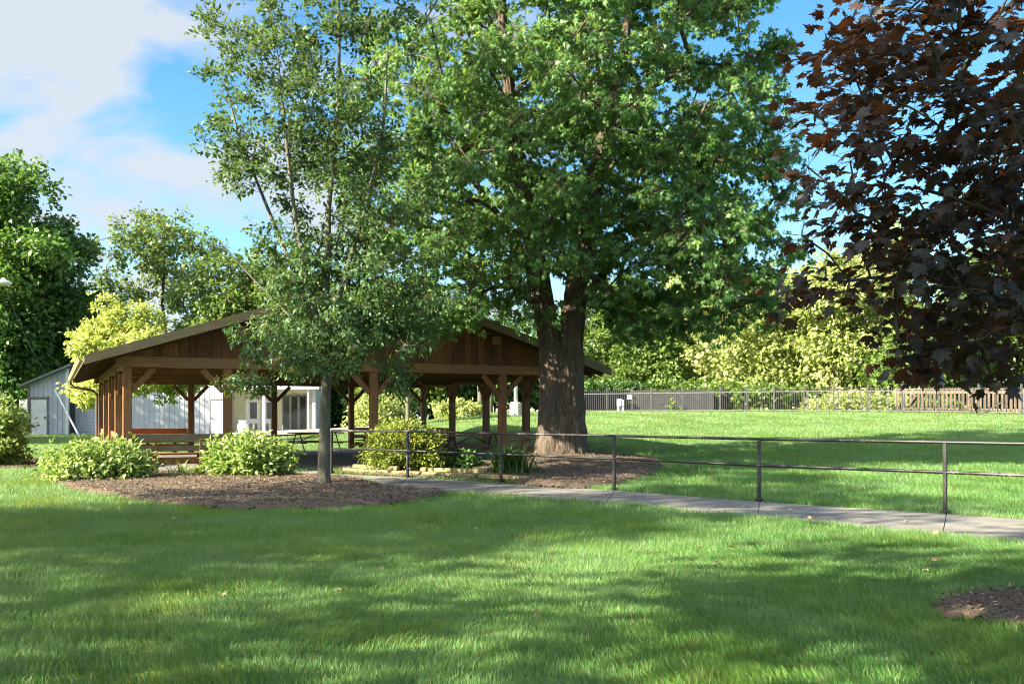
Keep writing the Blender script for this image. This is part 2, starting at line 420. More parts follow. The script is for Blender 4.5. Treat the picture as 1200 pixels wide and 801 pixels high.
def make_tree(name, label, cat, base, trunks, env, nclump, sprigs, leaves, csize, lsize, tpl, lmat, bmat, seed,
              rbase=.2, rmin=.012, outer=.5, mind=.5, flat=.6, droop=.3, spread=.16, twigs=True, group=None, down=1.0,
              trunk_ang=16, trunk_rough=.05, flare=.25, tipcount=None, crown_name='crown', hang=0.0, maxz=None, upn=.8, minz=None):
    r = np.random.default_rng(seed)
    root = empty(name, base); tag(root, label, cat, group)
    C = sample_env(env, nclump, r, outer, mind)
    if minz is not None: C = C[C[:, 2] > minz]
    sk = Skel()
    for pts, rad in trunks:
        # nodes for skeleton
        cl = np.concatenate([[0], np.cumsum(np.linalg.norm(np.diff(np.array(pts), axis=0), axis=1))])
        t = np.linspace(0, cl[-1], max(3, int(cl[-1]/.45)))
        Q = np.stack([np.interp(t, cl, np.array(pts)[:, k]) for k in range(3)], 1)
        if len(sk.p) == 0: sk.add_poly(Q)
        else: sk.add_poly(Q, 0)
    ntr = len(sk.p); trunk_nodes = np.array(sk.p)
    # keep branches from starting too low on the trunk
    zmin = min(C[:, 2].min()-.6, trunk_nodes[:, 2].max()-.4)
    order = np.argsort([np.min(np.linalg.norm(trunk_nodes-c, axis=1)) for c in C])
    low = [k for k in range(ntr) if sk.p[k][2] <= zmin and trunk_nodes[:, 2].max() > zmin]
    for k in low: sk.p[k] = sk.p[k]-np.array([0, 0, 1e3])
    for i in order: sk.connect(C[i], r, down)
    for k in low: sk.p[k] = sk.p[k]+np.array([0, 0, 1e3])
    R = sk.radii(rbase, rmin)
    mb = MB()
    ntrunks = len(trunks)
    for ch in sk.chains[ntrunks:]:
        pts = [sk.p[j] for j in ch]; rad = [float(R[ch[1]])]+[float(R[j]) for j in ch[1:]]
        mb.tube(pts, rad, 7 if rad[0] > .05 else 5, cap=False)
    # trunk mesh
    TV, TF, off = [], [], 0
    for pts, rad in trunks:
        v, f = trunk_mesh(pts, rad, trunk_ang, r, trunk_rough, flare if len(TV) >= 0 else 0)
        TV.append(v); TF.append(f+off); off += len(v)
    mesh_np('trunk', np.concatenate(TV), [np.concatenate(TF)], bmat, root, base, smooth=True)
    # sprigs
    n = len(C)*sprigs
    cidx = np.repeat(np.arange(len(C)), sprigs)
    g3 = r.normal(size=(n, 3)); g3 = norm(g3)*(r.random((n, 1))**.45)
    cs = csize*(.65+.7*r.random(len(C)))
    SP = C[cidx]+g3*cs[cidx][:, None]*np.array([1, 1, flat])
    SP[:, 2] -= hang*r.random(n)*cs[cidx]
    SP[:, 2] = np.maximum(SP[:, 2], terr(SP[:, 0], SP[:, 1])+.1)
    cen = np.mean(C, axis=0)
    outw = norm(SP-C[cidx]+.35*norm(SP-cen))
    tw = np.zeros((0, 3)); tf_ = np.zeros((0, 4), int)
    bv = np.array(mb.v) if mb.v else np.zeros((0, 3)); bf = np.array(mb.f) if mb.f else np.zeros((0, 4), int)
    if twigs:
        P = np.array(sk.p)[ntr:]
        src = np.empty((n, 3))
        for a in range(0, n, 2000):
            dd = np.linalg.norm(SP[a:a+2000, None]-P[None], axis=2); src[a:a+2000] = P[np.argmin(dd, 1)]
        tw, tf_ = prisms(src, SP, rmin*.8, rmin*.35)
    if len(bv)+len(tw):
        mesh_np('branches', np.concatenate([bv, tw]), [np.concatenate([bf, tf_+len(bv)])], M['branch'] if bmat is not M['barkthin'] else M['barkthin'], root, base, smooth=True)
    # leaves
    m = n*leaves; si = np.repeat(np.arange(n), leaves)
    pos = SP[si]+r.normal(size=(m, 3))*spread*np.array([1, 1, .7])
    ax = norm(outw[si]*.7+r.normal(size=(m, 3))*.7+np.array([0, 0, -droop]))
    nr = norm(r.normal(size=(m, 3))*.55+np.array([0, 0, upn])+outw[si]*.35)
    size = lsize*(.6+.8*r.random(m))
    ti = np.clip(.5+.17*r.normal(size=len(C))[cidx][si]+.14*r.normal(size=n)[si]+.12*r.normal(size=m), 0, 1)
    LV, LF, LT = leaves_geo(pos, ax, nr, size, tpl, r, ti)
    mesh_np(crown_name, LV, [LF], lmat, root, base, LT)
    return root

def up_pts(lst, Y):  # list of (px,py,[dY])
    out = []
    for q in lst:
        out.append(at(q[0], q[1], Y+(q[2] if len(q) > 2 else 0)))
    return out

# ------------------------------------------------------------------ terrain
def ground():
    xs = np.unique(np.concatenate([-np.geomspace(45, 1500, 22), np.arange(-45, 45.01, .5), np.geomspace(45, 1500, 22)]))
    ys = np.unique(np.concatenate([-np.geomspace(10, 1500, 22), np.arange(-10, 75, .5), np.geomspace(75, 2200, 26)]))
    X, Y = np.meshgrid(xs, ys); Z = terr(X, Y)
    # sink the sheet under slabs and the path
    s, d = pav_sd(X, Y); Z = np.where((s > .3) & (s < W-.3) & (d > .3) & (d < D-.3), Z-.08, Z)
    Vv = np.stack([X, Y, Z], 2).reshape(-1, 3); nx = len(xs)
    I = np.arange(len(ys)-1)[:, None]*nx; K = np.arange(nx-1)[None]
    Fc = np.stack([I+K, I+K+1, I+nx+K+1, I+nx+K], 2).reshape(-1, 4)
    o = mesh_np('ground', Vv, [Fc], M['ground'], smooth=True); tag(o, kind='structure')
ground()

def sheet(name, poly, mat, cell=.1, lift=.03, bumpy=.03, kind='structure'):
    xs = np.arange(min(p[0] for p in poly), max(p[0] for p in poly)+cell, cell)
    ys = np.arange(min(p[1] for p in poly), max(p[1] for p in poly)+cell, cell)
    X, Y = np.meshgrid(xs, ys)
    ins = inpoly(X, Y, poly)
    # distance falloff approximated by blurring the mask
    k = ins.astype(float)
    for _ in range(6):
        k = (k+np.roll(k, 1, 0)+np.roll(k, -1, 0)+np.roll(k, 1, 1)+np.roll(k, -1, 1))/5
    Z = terr(X, Y)+lift*sm((k-.35)/.5)*1.6+bumpy*(N2(X, Y, .35, 3)-.4)*sm((k-.4)/.4)+.006
    nx = len(xs); idx = np.arange(X.size).reshape(X.shape)
    c = inpoly(X[:-1, :-1]+cell/2, Y[:-1, :-1]+cell/2, poly)
    Fc = np.stack([idx[:-1, :-1][c], idx[:-1, 1:][c], idx[1:, 1:][c], idx[1:, :-1][c]], 1)
    used = np.unique(Fc); rm = np.zeros(X.size, int); rm[used] = np.arange(len(used))
    Vv = np.stack([X, Y, Z], 2).reshape(-1, 3)[used]
    return tag(mesh_np(name, Vv, [rm[Fc]], mat, smooth=True), kind=kind), (X, Y, Z, ins)

MULCHZ = []
for bd in BEDS:
    _, gridd = sheet('mulch_bed', bd, M['mulch'], .08, .05, .05)
    MULCHZ.append((bd, gridd))

def chipsmat():
    return leafmat('bark_chips', (.045, .034, .025), (.115, .088, .066), (.28, .225, .17), (.1, .05, .03), .02, .9, .1)
def chips():
    Vs, Fs, Ts = [], [], []; off = 0
    for bd, (X, Y, Z, ins) in MULCHZ:
        xi, yi = X[ins], Y[ins]; zi = Z[ins]
        n = int(len(xi)*(.08**2)*(750 if bd is not bedD else 1500)); n = min(n, 42000)
        k = rng.integers(0, len(xi), n)
        pos = np.stack([xi[k]+rng.normal(size=n)*.04, yi[k]+rng.normal(size=n)*.04, zi[k]+.008+.012*rng.random(n)], 1)
        ax = norm(rng.normal(size=(n, 3))*np.array([1, 1, .25])); nr = norm(rng.normal(size=(n, 3))*.45+np.array([0, 0, 1]))
        sz = (.02+.04*rng.random(n))*(1 if bd is not bedD else .8)
        v, f, t = leaves_geo(pos, ax, nr, sz, T_diamond(.33), rng, np.clip(rng.normal(size=n)*.25+.5, 0, 1))
        Vs.append(v); Fs.append(f+off); Ts.append(t); off += len(v)
    tag(mesh_np('mulch_chips', np.concatenate(Vs), [np.concatenate(Fs)], chipsmat(), None, None, np.concatenate(Ts)),
        'brown shredded bark chips covering the planting beds', 'mulch', None, 'stuff')
chips()

# path panels
def path():
    mb = MB()
    fa = np.array(path_far); na = np.array(path_near)
    def resamp(p, n):
        cl = np.concatenate([[0], np.cumsum(np.linalg.norm(np.diff(p, axis=0), axis=1))]); t = np.linspace(0, 1, n)
        seg = np.linspace(0, len(p)-1, n); return np.stack([np.interp(seg, np.arange(len(p)), p[:, k]) for k in range(2)], 1)
    n = 9; A = resamp(fa, n); B = resamp(na, n)
    for i in range(n-1):
        a0, a1, b0, b1 = A[i], A[i+1], B[i], B[i+1]
        da = (a1-a0)/np.linalg.norm(a1-a0)*.004; db = (b1-b0)/np.linalg.norm(b1-b0)*.004
        mb.poly([tuple(a0+da), tuple(b0+db), tuple(b1-db), tuple(a1-da)], lambda x, y: float(terr(x, y))-.1, lambda x, y: float(terr(x, y))+.012)
    tag(mb.build('path', M['concrete'], bevel=.006), kind='structure')
path()
mb = MB().poly(slab_poly, -.12, SLABZ); tag(mb.build('slab', M['concrete'], bevel=.01), kind='structure')
mb = MB().poly(patio, lambda x, y: float(terr(x, y))-.1, lambda x, y: float(terr(x, y))+.05); tag(mb.build('patio', M['patio']), kind='structure')

# ------------------------------------------------------------------ grass
def grass():
    def batch(n, d0, d1, tri):
        # distance sampled with density ~ 1/d^2 on area => uniform in log d beyond 8 m
        u = rng.random(n)
        Y = d0*(d1/d0)**u if tri else np.sqrt(d0*d0+u*(d1*d1-d0*d0))
        X = (rng.random(n)*2-1)*(Y*.535+.3)
        jx = (N1(X, Y, .22, 3)-.5)*.22; jy = (N2(X, Y, .22, 3)-.5)*.22
        keep = ~inpoly(X+jx, Y+jy, path_poly) & ~inpoly(X, Y, slab_poly) & ~inpoly(X, Y, patio)
        for b in BEDS: keep &= ~inpoly(X+jx*2.2, Y+jy*2.2, b)
        keep &= ~((X < -10.5) & (Y > 56.2))
        # thin, irregular wear at the edge of beds
        X, Y = X[keep], Y[keep]
        hn = N1(X, Y, .55, 3); hb = N2(X, Y*.6, 2.6, 2); cl = N3(X, Y, .16, 2)
        Z = terr(X, Y)
        worn = N4(X, Y, 1.1, 3)
        k2 = ~((worn > .76) & (rng.random(len(X)) < .8)); X, Y, Z, hn, hb, cl, worn = (q[k2] for q in (X, Y, Z, hn, hb, cl, worn))
        n = len(X); sc = np.maximum(1, Y/8.0)**.9
        h = (.025+.075*hn+.045*cl*cl+.04*rng.random(n)**2)*np.minimum(sc, 1.9)**.6*(.66+.42*hb)
        h *= np.where(Y > 30, .75, 1)
        w = .0062*sc*(.7+.6*rng.random(n))
        lean_dir = 2*math.pi*(N3(X, Y, 1.5, 2)*.7)+rng.normal(size=n)*.9+.9*np.sin((X*.93+Y*.36+.5*np.sin(Y*.35))*2*math.pi/2.3)
        lean = (.25+.75*rng.random(n))*(.5+.7*N4(X, Y, .8, 2))
        dx, dy = np.cos(lean_dir)*lean, np.sin(lean_dir)*lean
        fa = rng.random(n)*math.pi*.7-math.pi*.35
        wx, wy = np.cos(fa)*w/2, np.sin(fa)*w/2
        base = np.stack([X, Y, Z-.01], 1)
        tint = np.clip(.38+.35*(hb-.5)+.30*(hn-.5)+.27*rng.normal(size=n), 0, .94)
        st = np.sin((X*.93+Y*.36+.5*np.sin(Y*.35))*2*math.pi/2.3); tint = np.clip(tint+.08*st+.26*sm((Y-31)/14), 0, .94)  # distant blades tinted yellower, sunlight on the far lawn put into their colour
        dry = (rng.random(n) < .022+.25*np.clip(worn-.62, 0, 1)*3); tint = np.where(dry, 1.0, tint)
        Wv = np.stack([wx, wy, np.zeros(n)], 1)
        L_ = base-Wv; R_ = base+Wv
        mid = base+np.stack([dx*h*.35, dy*h*.35, h*.62], 1); tip = base+np.stack([dx*h, dy*h, h*(1-.25*lean)], 1)
        if not tri:
            Vv = np.stack([L_, R_, mid+Wv*.7, mid-Wv*.7, tip], 1).reshape(-1, 3); b = np.arange(n)[:, None]*5
            return Vv, b+np.array([[0, 1, 2, 3]]), b+np.array([[3, 2, 4]]), np.repeat(tint, 5)
        Vv = np.stack([L_, R_, tip], 1).reshape(-1, 3); b = np.arange(n)[:, None]*3
        return Vv, None, b+np.array([[0, 1, 2]]), np.repeat(tint, 3)
    v1, q1, t1, a1 = batch(210000, 4.3, 9.5, False)
    v2, _, t2, a2 = batch(720000, 9.0, 66, True)
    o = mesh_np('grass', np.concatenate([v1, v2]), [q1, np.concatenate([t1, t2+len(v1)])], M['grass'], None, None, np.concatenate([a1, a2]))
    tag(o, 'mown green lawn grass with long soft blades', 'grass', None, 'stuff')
grass()

# ------------------------------------------------------------------ pavilion
def Z_roof(s): return 2.77+.317*(min(s, W-s)+.9)
root = empty('pavilion', pav(W/2, D/2, SLABZ)); PO = np.array(root.location)
tag(root, 'brown timber picnic pavilion with gable roof and knee-braced posts behind the slim tree', 'pavilion')
BZ0, BZ1 = 2.55, 2.80
def pbox(mb, s0, s1, d0, d1, z0, z1):
    c = [pav(s0, d0), pav(s1, d0), pav(s1, d1), pav(s0, d1)]
    mb.quadbox([(p[0], p[1], z0) for p in c]+[(p[0], p[1], z1) for p in c]); return mb
posts = [(s, 0.0) for s in (0, 2.3, 6.03, 9.75, W)]+[(s, D) for s in (0, 3.01, 6.03, 9.04, W)]+[(s, d) for s in (0, W) for d in (3.15, 6.3, 9.45)]
for (s, d) in posts:
    hw = .10
    mb = MB(); pbox(mb, s-hw, s+hw, d-hw, d+hw, SLABZ-.02, BZ0)
    po = mb.build('post', M['wood'], root, PO, .008)
    corner = (s in (0, W)) and (d in (0, D)); dirs = []
    if d in (0, D):
        if s > 0: dirs.append((-1, 0))
        if s < W: dirs.append((1, 0))
    if s in (0, W):
        if d > 0: dirs.append((0, -1))
        if d < D: dirs.append((0, 1))
    for ax, ay in dirs:
        b = MB().beam(pav(s+ax*.10, d+ay*.10, BZ0-.56), pav(s+ax*.60, d+ay*.60, BZ0-.03), .09, .13)
        b.build('brace', M['wood'], po, PO)
for d in (0, D):
    mb = MB(); pbox(mb, -.25, W+.25, d-.11, d+.11, BZ0, BZ1); mb.build('beam', M['woodh'], root, PO, .008)
for s in (0, W):
    mb = MB(); pbox(mb, s-.105, s+.105, .115, D-.115, BZ0-.002, BZ1+.05); mb.build('beam', M['wood'], root, PO, .008)
for d in (3.15, 6.3, 9.45):
    mb = MB(); pbox(mb, .11, W-.11, d-.07, d+.07, BZ0+.01, BZ1); mb.build('tie_beam', M['wood'], root, PO)
# gable walls with vertical boards
for d in (0, D):
    mb = MB(); sgn = -1 if d == 0 else 1; s = -.2; k = 0
    while s < W+.2-.01:
        w = .195; s1 = min(s+w, W+.2)
        za, zb = Z_roof(s)-.12, Z_roof(s1)-.12
        if s < W/2 < s1: za = zb = Z_roof(W/2)-.12-.03
        off = .014*(k % 2)+.003*((k*7) % 5); e = d+sgn*(.07+off)
        a0, a1, b1, b0 = pav(s+.004, e-.012), pav(s1-.004, e-.012), pav(s1-.004, e+.012), pav(s+.004, e+.012)
        mb.quadbox([(*a0[:2], BZ1+.004), (*a1[:2], BZ1+.004), (*b1[:2], BZ1+.004), (*b0[:2], BZ1+.004), (*a0[:2], za), (*a1[:2], zb), (*b1[:2], zb), (*b0[:2], za)])
        s = s1; k += 1
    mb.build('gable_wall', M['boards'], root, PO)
# roof
rf = None
RD0, RD1 = -.5, D+.5
for side in (0, 1):
    def ss(x): return x if side == 0 else W-x
    prof = [(-.9, Z_roof(-.9)), (W/2, Z_roof(W/2))]
    mb = MB(); t = .05
    c = [pav(ss(-.9), RD0), pav(ss(W/2), RD0), pav(ss(W/2), RD1), pav(ss(-.9), RD1)]
    zt = [Z_roof(-.9), Z_roof(W/2), Z_roof(W/2), Z_roof(-.9)]
    mb.quadbox([(p[0], p[1], z-t) for p, z in zip(c, zt)]+[(p[0], p[1], z) for p, z in zip(c, zt)])
    r_ = mb.build('roof', M['shingle'], root, PO)
    mb = MB()
    mb.quadbox([(p[0], p[1], z-t-.035) for p, z in zip(c, zt)]+[(p[0], p[1], z-t-.003) for p, z in zip(c, zt)])
    mb.build('deck', M['ceiling'], r_, PO)
    mb = MB(); x = 0
    dd = RD0+.35
    while dd < RD1-.2:
        a = pav(ss(-.86), dd, Z_roof(-.86)-.17); b = pav(ss(W/2-.03), dd, Z_roof(W/2)-.185)
        mb.beam(a, b, .05, .15); dd += .61
    mb.build('rafters', M['ceiling'], r_, PO)
    for dv in (RD0, RD1):
        mb = MB(); o_ = -.022 if dv == RD0 else .022
        a0 = pav(ss(-.94), dv+o_); a1 = pav(ss(W/2), dv+o_)
        b0 = pav(ss(-.94), dv-o_*.6); b1 = pav(ss(W/2), dv-o_*.6)
        za, zb = Z_roof(-.94)+.02, Z_roof(W/2)+.02; h = .22
        mb.quadbox([(*a0[:2], za-h), (*a1[:2], zb-h), (*b1[:2], zb-h), (*b0[:2], za-h), (*a0[:2], za), (*a1[:2], zb), (*b1[:2], zb), (*b0[:2], za)])
        mb.build('fascia', M['woodgray'], r_, PO)
    # gutter: open channel
    s_o = -.94
    prof = [(0, 0), (-.02, -.10), (-.10, -.10), (-.14, -.03), (-.14, .01), (-.13, .01), (-.125, -.025), (-.09, -.088), (-.03, -.088), (-.012, 0)]
    mb = MB(); b0 = len(mb.v); n = len(prof)
    for dv in (RD0+.03, RD1-.03):
        for (ps, pz) in prof:
            p = pav(ss(s_o+ps), dv); mb.v.append((p[0], p[1], Z_roof(-.9)-.03+pz))
    for i in range(n): mb.f.append([i, (i+1) % n, n+(i+1) % n, n+i])
    mb.f.append(list(range(n))); mb.f.append(list(range(n, 2*n)))
    gt = mb.build('gutter', M['gutter'], root, PO)
    if side == 0:
        mb = MB()
        zg = Z_roof(-.9)-.12
        pts = [pav(-1.02, D-.1, zg), pav(-1.02, D-.1, zg-.12), pav(-.9, D-.1, zg-.24), pav(-.35, D-.1, zg-.34), pav(-.17, D-.1, zg-.46), pav(-.17, D-.1, .15)]
        mb.tube(pts, .045, 8); mb.build('downspout', M['spout'], root, PO)
for s in (2.6, W-2.6, W/2):
    mb = MB(); zz = Z_roof(s)-.30 if s != W/2 else Z_roof(s)-.4
    pbox(mb, s-.06, s+.06, -.46, -.10, zz-.22, zz); mb.build('purlin', M['wood'], root, PO, .006)

# built-in benches
def bench(s0, d0, s1, d1, inward, label, mat=None, topmat=None):
    a = pav(s0, d0); b = pav(s1, d1); dirv = (b-a); L_ = np.linalg.norm(dirv[:2]); c = (a+b)/2
    rz = math.atan2(dirv[1], dirv[0])
    e = empty('bench', (c[0], c[1], SLABZ), rz); tag(e, label, 'bench', 'benches built along the edge of the pavilion')
    mat = mat or M['woodh']; topmat = topmat or M['woodh']; iy = inward; l = L_-.24
    mb = MB(); mb.box((0, -iy*.02, .80), (l, .045, .19)); mb.box((0, -iy*.005, .55), (l, .035, .14))
    mb.build('backrest', topmat, e, bevel=.006)
    mb = MB()
    for k in range(3): mb.box((0, iy*(.14+k*.145), .41), (l, .13, .04))
    mb.build('seat', mat, e, bevel=.005)
    mb = MB().box((0, iy*.08, .25), (l, .035, .17)); mb.build('apron', mat, e)
    nl = 2 if L_ < 2.6 else 3
    for k in range(nl):
        x = -l/2+l*(k+.5)/nl
        mb = MB(); mb.box((x, -iy*.06, .36), (.06, .05, .82)); mb.box((x, iy*.42, .19), (.07, .07, .40)); mb.build('leg', M['wood'], e, bevel=.004)
bench(0, 0, 2.3, 0, 1, 'weathered tan bench back between the two leftmost front posts', M['wood'], M['woodgray'])
bench(9.75, 0, W, 0, 1, 'greenish brown bench beside the thick maple trunk at the front', M['wood'], M['woodgray'])
bench(0, D, 3.01, D, -1, 'bench tinted sunlit orange in the far left bay in front of white siding', M['sunlitwood'], M['sunlitwood'])
bench(9.04, D, W, D, -1, 'dark brown bench across the far right bay behind the rounded yew')
bench(W, 9.45, W, D, 1, 'dark bench along the right side near the rear corner post')
bench(0, 9.45, 0, D, -1, 'narrow bench on the left side closest to the downspout', M['sunlitwood'], M['sunlitwood'])
bench(0, 3.15, 0, 6.3, -1, 'narrow bench on the left side in the second bay from the front', M['sunlitwood'], M['sunlitwood'])

# picnic tables
def table(loc, rz, label, src=None):
    if src is None:
        e = empty('picnic_table', loc, rz)
        mb = MB()
        for k in range(5): mb.box((0, -.29+k*.145, .75), (1.85, .135, .04))
        mb.build('tabletop', M['tabletop'], e, bevel=.005)
        for sg in (-1, 1):
            mb = MB()
            for k in range(2): mb.box((0, sg*(.62+k*.14), .44), (1.85, .13, .04))
            mb.build('seat', M['tabletop'], e, bevel=.005)
        for sx in (-.68, .68):
            mb = MB()
            for sg in (-1, 1): mb.tube([(sx, sg*.16, .73), (sx, sg*.66, 0)], .021, 8)
            mb.tube([(sx, -.76, .405), (sx, .76, .405)], .02, 8); mb.tube([(sx, 0, .42), (0, 0, .72)], .015, 6)
            mb.build('frame', M['blackmetal'], e)
    else:
        e = copy_tree(src); e.location = loc; e.rotation_euler = (0, 0, rz)
    return tag(e, label, 'picnic table', 'picnic tables under the pavilion')
t0 = table((-6.95, 34.4, SLABZ), .62, 'wooden picnic table with dark metal A-frame legs left of the slim tree trunk')
table((-3.75, 29.3, SLABZ), .43, 'picnic table half hidden behind the rounded yew shrub', t0)
table((-2.6, 33.2, SLABZ), 1.1, 'darker picnic table in front of the far right pavilion corner', t0)
table((-1.2, 29.7, SLABZ), .43, 'picnic table behind the arching strap-leaved plant', t0)

# ------------------------------------------------------------------ railing
def railing():
    pts = [(-4.2, 22.6), (-2.26, 21.0), (-.225, 19.7), (1.88, 17.85), (3.95, 15.5), (6.07, 13.6), (8.25, 11.35), (10.4, 9.0)]
    e = empty('railing', (pts[3][0], pts[3][1], 0)); off = (pts[3][0], pts[3][1], 0)
    tag(e, 'black two-rail metal pipe railing along the far edge of the concrete path', 'railing')
    gz = [float(terr(x, y)) for x, y in pts]
    for (x, y), z in zip(pts, gz):
        mb = MB().box((x, y, z+.48), (.05, .05, 1.04), rz=-.78); p = mb.build('post', M['rail'], e, off, .004)
        mb = MB().box((x, y, z+.045), (.1, .1, .02), rz=-.78); mb.build('base_plate', M['rail'], p, off)
    for h in (1.01, .62):
        P = [(x, y, z+h-(.03 if h < 1 else 0)) for (x, y), z in zip(pts, gz)]
        mb = MB().tube(P, .024, 10); mb.build('rail', M['rail'], e, off, smooth=True)
railing()

# ------------------------------------------------------------------ landscape timbers
def timber(p0, p1, z, label):
    z += .045; c = ((p0[0]+p1[0])/2, (p0[1]+p1[1])/2, z); e = MB().beam((*p0, z), (*p1, z), .12, .10)
    o = e.build('landscape_timber', M['timber'], None, c, .02); o.location = c
    tag(o, label, 'timber', 'timbers edging the bed beside the path')
timber((-3.95, 22.75), (-2.75, 21.75), .075, 'short timber at the left end of the bed nearest the slab')
timber((-3.7, 22.72), (-2.55, 21.76), .165, 'upper timber stacked at the left end of the bed under the yew')
timber((-2.66, 21.6), (-.75, 20.45), .075, 'long mossy timber on the ground below the yew shrub')
timber((-2.0, 21.35), (-.55, 20.5), .165, 'upper timber stacked behind the middle railing post')
timber((-.68, 20.4), (.35, 19.55), .075, 'last timber beside the path in front of the strap-leaved plant')

# ------------------------------------------------------------------ maples and other near trees
def mp(lst): return up_pts(lst, 24.5)
TL = mp([(652, 540), (652, 500), (651, 450), (645, 400), (638, 360), (632, 320, .1), (620, 260, .2), (608, 190, .2), (598, 120, 0), (590, 40, 0), (585, -60, 0), (580, -150, 0)])
TR = mp([(665, 540), (665, 500), (665, 450), (668, 400), (673, 360), (677, 320, -.1), (690, 260, -.2), (700, 200, -.3), (712, 140, -.3), (730, 70, -.3), (740, -20, 0), (745, -120, 0)])
RL = [.46, .43, .39, .30, .26, .24, .23, .19, .16, .12, .08, .03]
RR_ = [.46, .43, .40, .33, .29, .26, .25, .21, .18, .13, .08, .03]
TM = mp([(682, 355), (700, 330), (722, 300), (760, 270), (800, 250), (850, 235)]); RM = [.16, .13, .11, .09, .06, .03]
TB = mp([(628, 330, .3), (610, 290, .8), (575, 240, 1.2), (540, 190, 1.6), (510, 120, 1.8), (490, 40, 2)]); RB = [.14, .12, .10, .08, .05, .03]
base_m = (TREE[0], TREE[1], float(terr(*TREE)))
envM = [(2.0, 24.5, 11.5, 4.9, 4.9, 5.6, 6), (1.6, 24.3, 8.0, 5.0, 4.6, 3.0, 3.4), (4.0, 24.0, 6.4, 3.0, 3.2, 2.2, 2.2), (4.6, 23.8, 4.7, 2.0, 2.4, 1.0, .9), (-1.4, 24.0, 6.0, 2.6, 2.6, 1.6, 1.3), (.9, 22.4, 5.9, 1.8, 1.2, 1.3, .9), (.2, 24.5, 15.5, 3.2, 3.2, 2.0, 1), (-1.6, 23.6, 4.6, 1.7, 1.5, .7, .9), (-2.6, 24.6, 8.5, 2.0, 2.4, 3.2, 1.6), (1.3, 22.8, 5.2, 1.4, .9, .5, .45), (-1.2, 23.1, 4.05, 1.8, 1.0, .55, .75), (-2.8, 22.6, 4.4, 1.4, .8, .6, .7), (3.7, 23.8, 4.2, 1.8, 1.6, .8, .9), (5.6, 23.6, 5.0, 1.3, 1.4, 1.1, .7), (5.6, 24, 6.8, 1.5, 2.0, 2.0, .8)]
make_tree('maple_tree', 'huge silver maple with twin furrowed trunk standing beside the pavilion', 'tree', base_m,
          [(TL, RL), (TR, RR_), (TM, RM), (TB, RB)], envM, 395, 44, 10, .72, .122, 'star', L['maple'], M['bark'], 11,
          rbase=.30, rmin=.011, outer=.40, mind=.85, flat=.62, droop=.9, spread=.05, down=.6, trunk_ang=110, trunk_rough=.13, flare=.55, hang=.5, upn=.6)

YS = 18.95
bs = at(380, 571, YS); bs[2] = float(terr(bs[0], bs[1]))
TS = [np.array([bs[0], YS, bs[2]-.05])]+up_pts([(379, 560), (380, 520), (382, 475), (383, 420), (381, 350), (385, 290), (384, 250), (390, 200), (394, 160), (397, 100), (398, 30), (396, -40)], YS)
RS = [.135, .112, .104, .098, .085, .075, .06, .052, .045, .04, .035, .025, .012]
PS = [([(382, 440), (372, 390), (345, 320, .2), (312, 240, .3), (280, 160, .3), (262, 90, .3)], [.07, .06, .045, .035, .025, .012]),
      ([(382, 410), (360, 330, -.2), (345, 250, -.4), (335, 160, -.5), (325, 60, -.6)], [.06, .05, .04, .03, .012]),
      ([(383, 400), (405, 320, -.2), (430, 240, -.3), (450, 150, -.4), (455, 40, -.5)], [.06, .05, .04, .03, .012]),
      ([(383, 430), (420, 385, .1), (460, 350, .3), (500, 330, .4)], [.05, .04, .03, .01]),
      ([(382, 420), (340, 370, .5), (290, 320, .6), (255, 280, .6)], [.045, .035, .025, .01])]
envS = [(*at(385, 400, YS), 1.9, 1.7, .85, 3.2), (*at(450, 370, YS), 1.6, 1.3, .95, 1.4), (*at(345, 300, YS), 1.6, 1.5, 1.5, 1.2), (*at(400, 320, YS), 1.6, 1.3, 1.1, 2.6), (*at(420, 230, YS), 1.9, 1.7, 1.8, 2.0),
        (*at(350, 150, YS), 1.9, 1.8, 1.7, 2.3), (*at(300, 60, YS), 1.2, 1.6, 1.4, 1.3), (*at(400, 20, YS), 2.2, 1.9, 1.7, 2.4), (*at(385, -70, YS), 1.5, 1.5, 1.2, 1), (*at(290, 445, YS), .8, .5, .25, .28), (*at(262, 190, YS), .7, .9, 1.4, .45), (*at(470, 440, YS), .7, .6, .3, .2)]
make_tree('pear_tree', 'slim young tree with smooth grey trunk growing in the front mulch bed', 'tree', bs, [(TS, RS)]+[(up_pts(p_, YS), q_) for p_, q_ in PS], envS, 350, 20, 6, .34, .10, 'ovate', L['pear'], M['barkthin'], 22,
          rbase=.035, rmin=.005, outer=.6, mind=.28, flat=.8, droop=.2, spread=.05, down=1.4, trunk_ang=24, trunk_rough=.05, flare=.2)

# purple maple, foreground right
bp = np.array([4.45, 6.85, 0.0])
TP = [bp+np.array([0, 0, -.05]), bp+[.02, 0, .6], bp+[0, .02, 1.3], bp+[-.05, 0, 2.2], bp+[-.02, -.05, 3.2], bp+[.05, 0, 4.4], bp+[0, 0, 5.6], bp+[0, 0, 6.6]]
RP = [.15, .13, .125, .115, .10, .075, .045, .015]
YP = 6.6
envP = [(*at(1130, 330, YP), .85, 1.0, .52, 2.2), (*at(1150, 200, YP), .95, 1.2, .75, 3), (*at(1040, 110, YP-.1), .62, .9, .8, 1.9), (*at(1100, 20, YP), .95, 1.0, .8, 2.2), (*at(985, 345, YP-.3), .50, .5, .16, .6), (*at(1060, 300, YP-.2), .5, .7, .4, .9), (*at(985, 250, YP-.2), .38, .5, .35, .40),
        (*at(1120, 415, YP), .55, .7, .20, .8), (5.0, 7.2, 3.6, 1.9, 1.9, 2.0, 4), (4.6, 6.9, 5.6, 1.3, 1.3, 1.3, 2)]
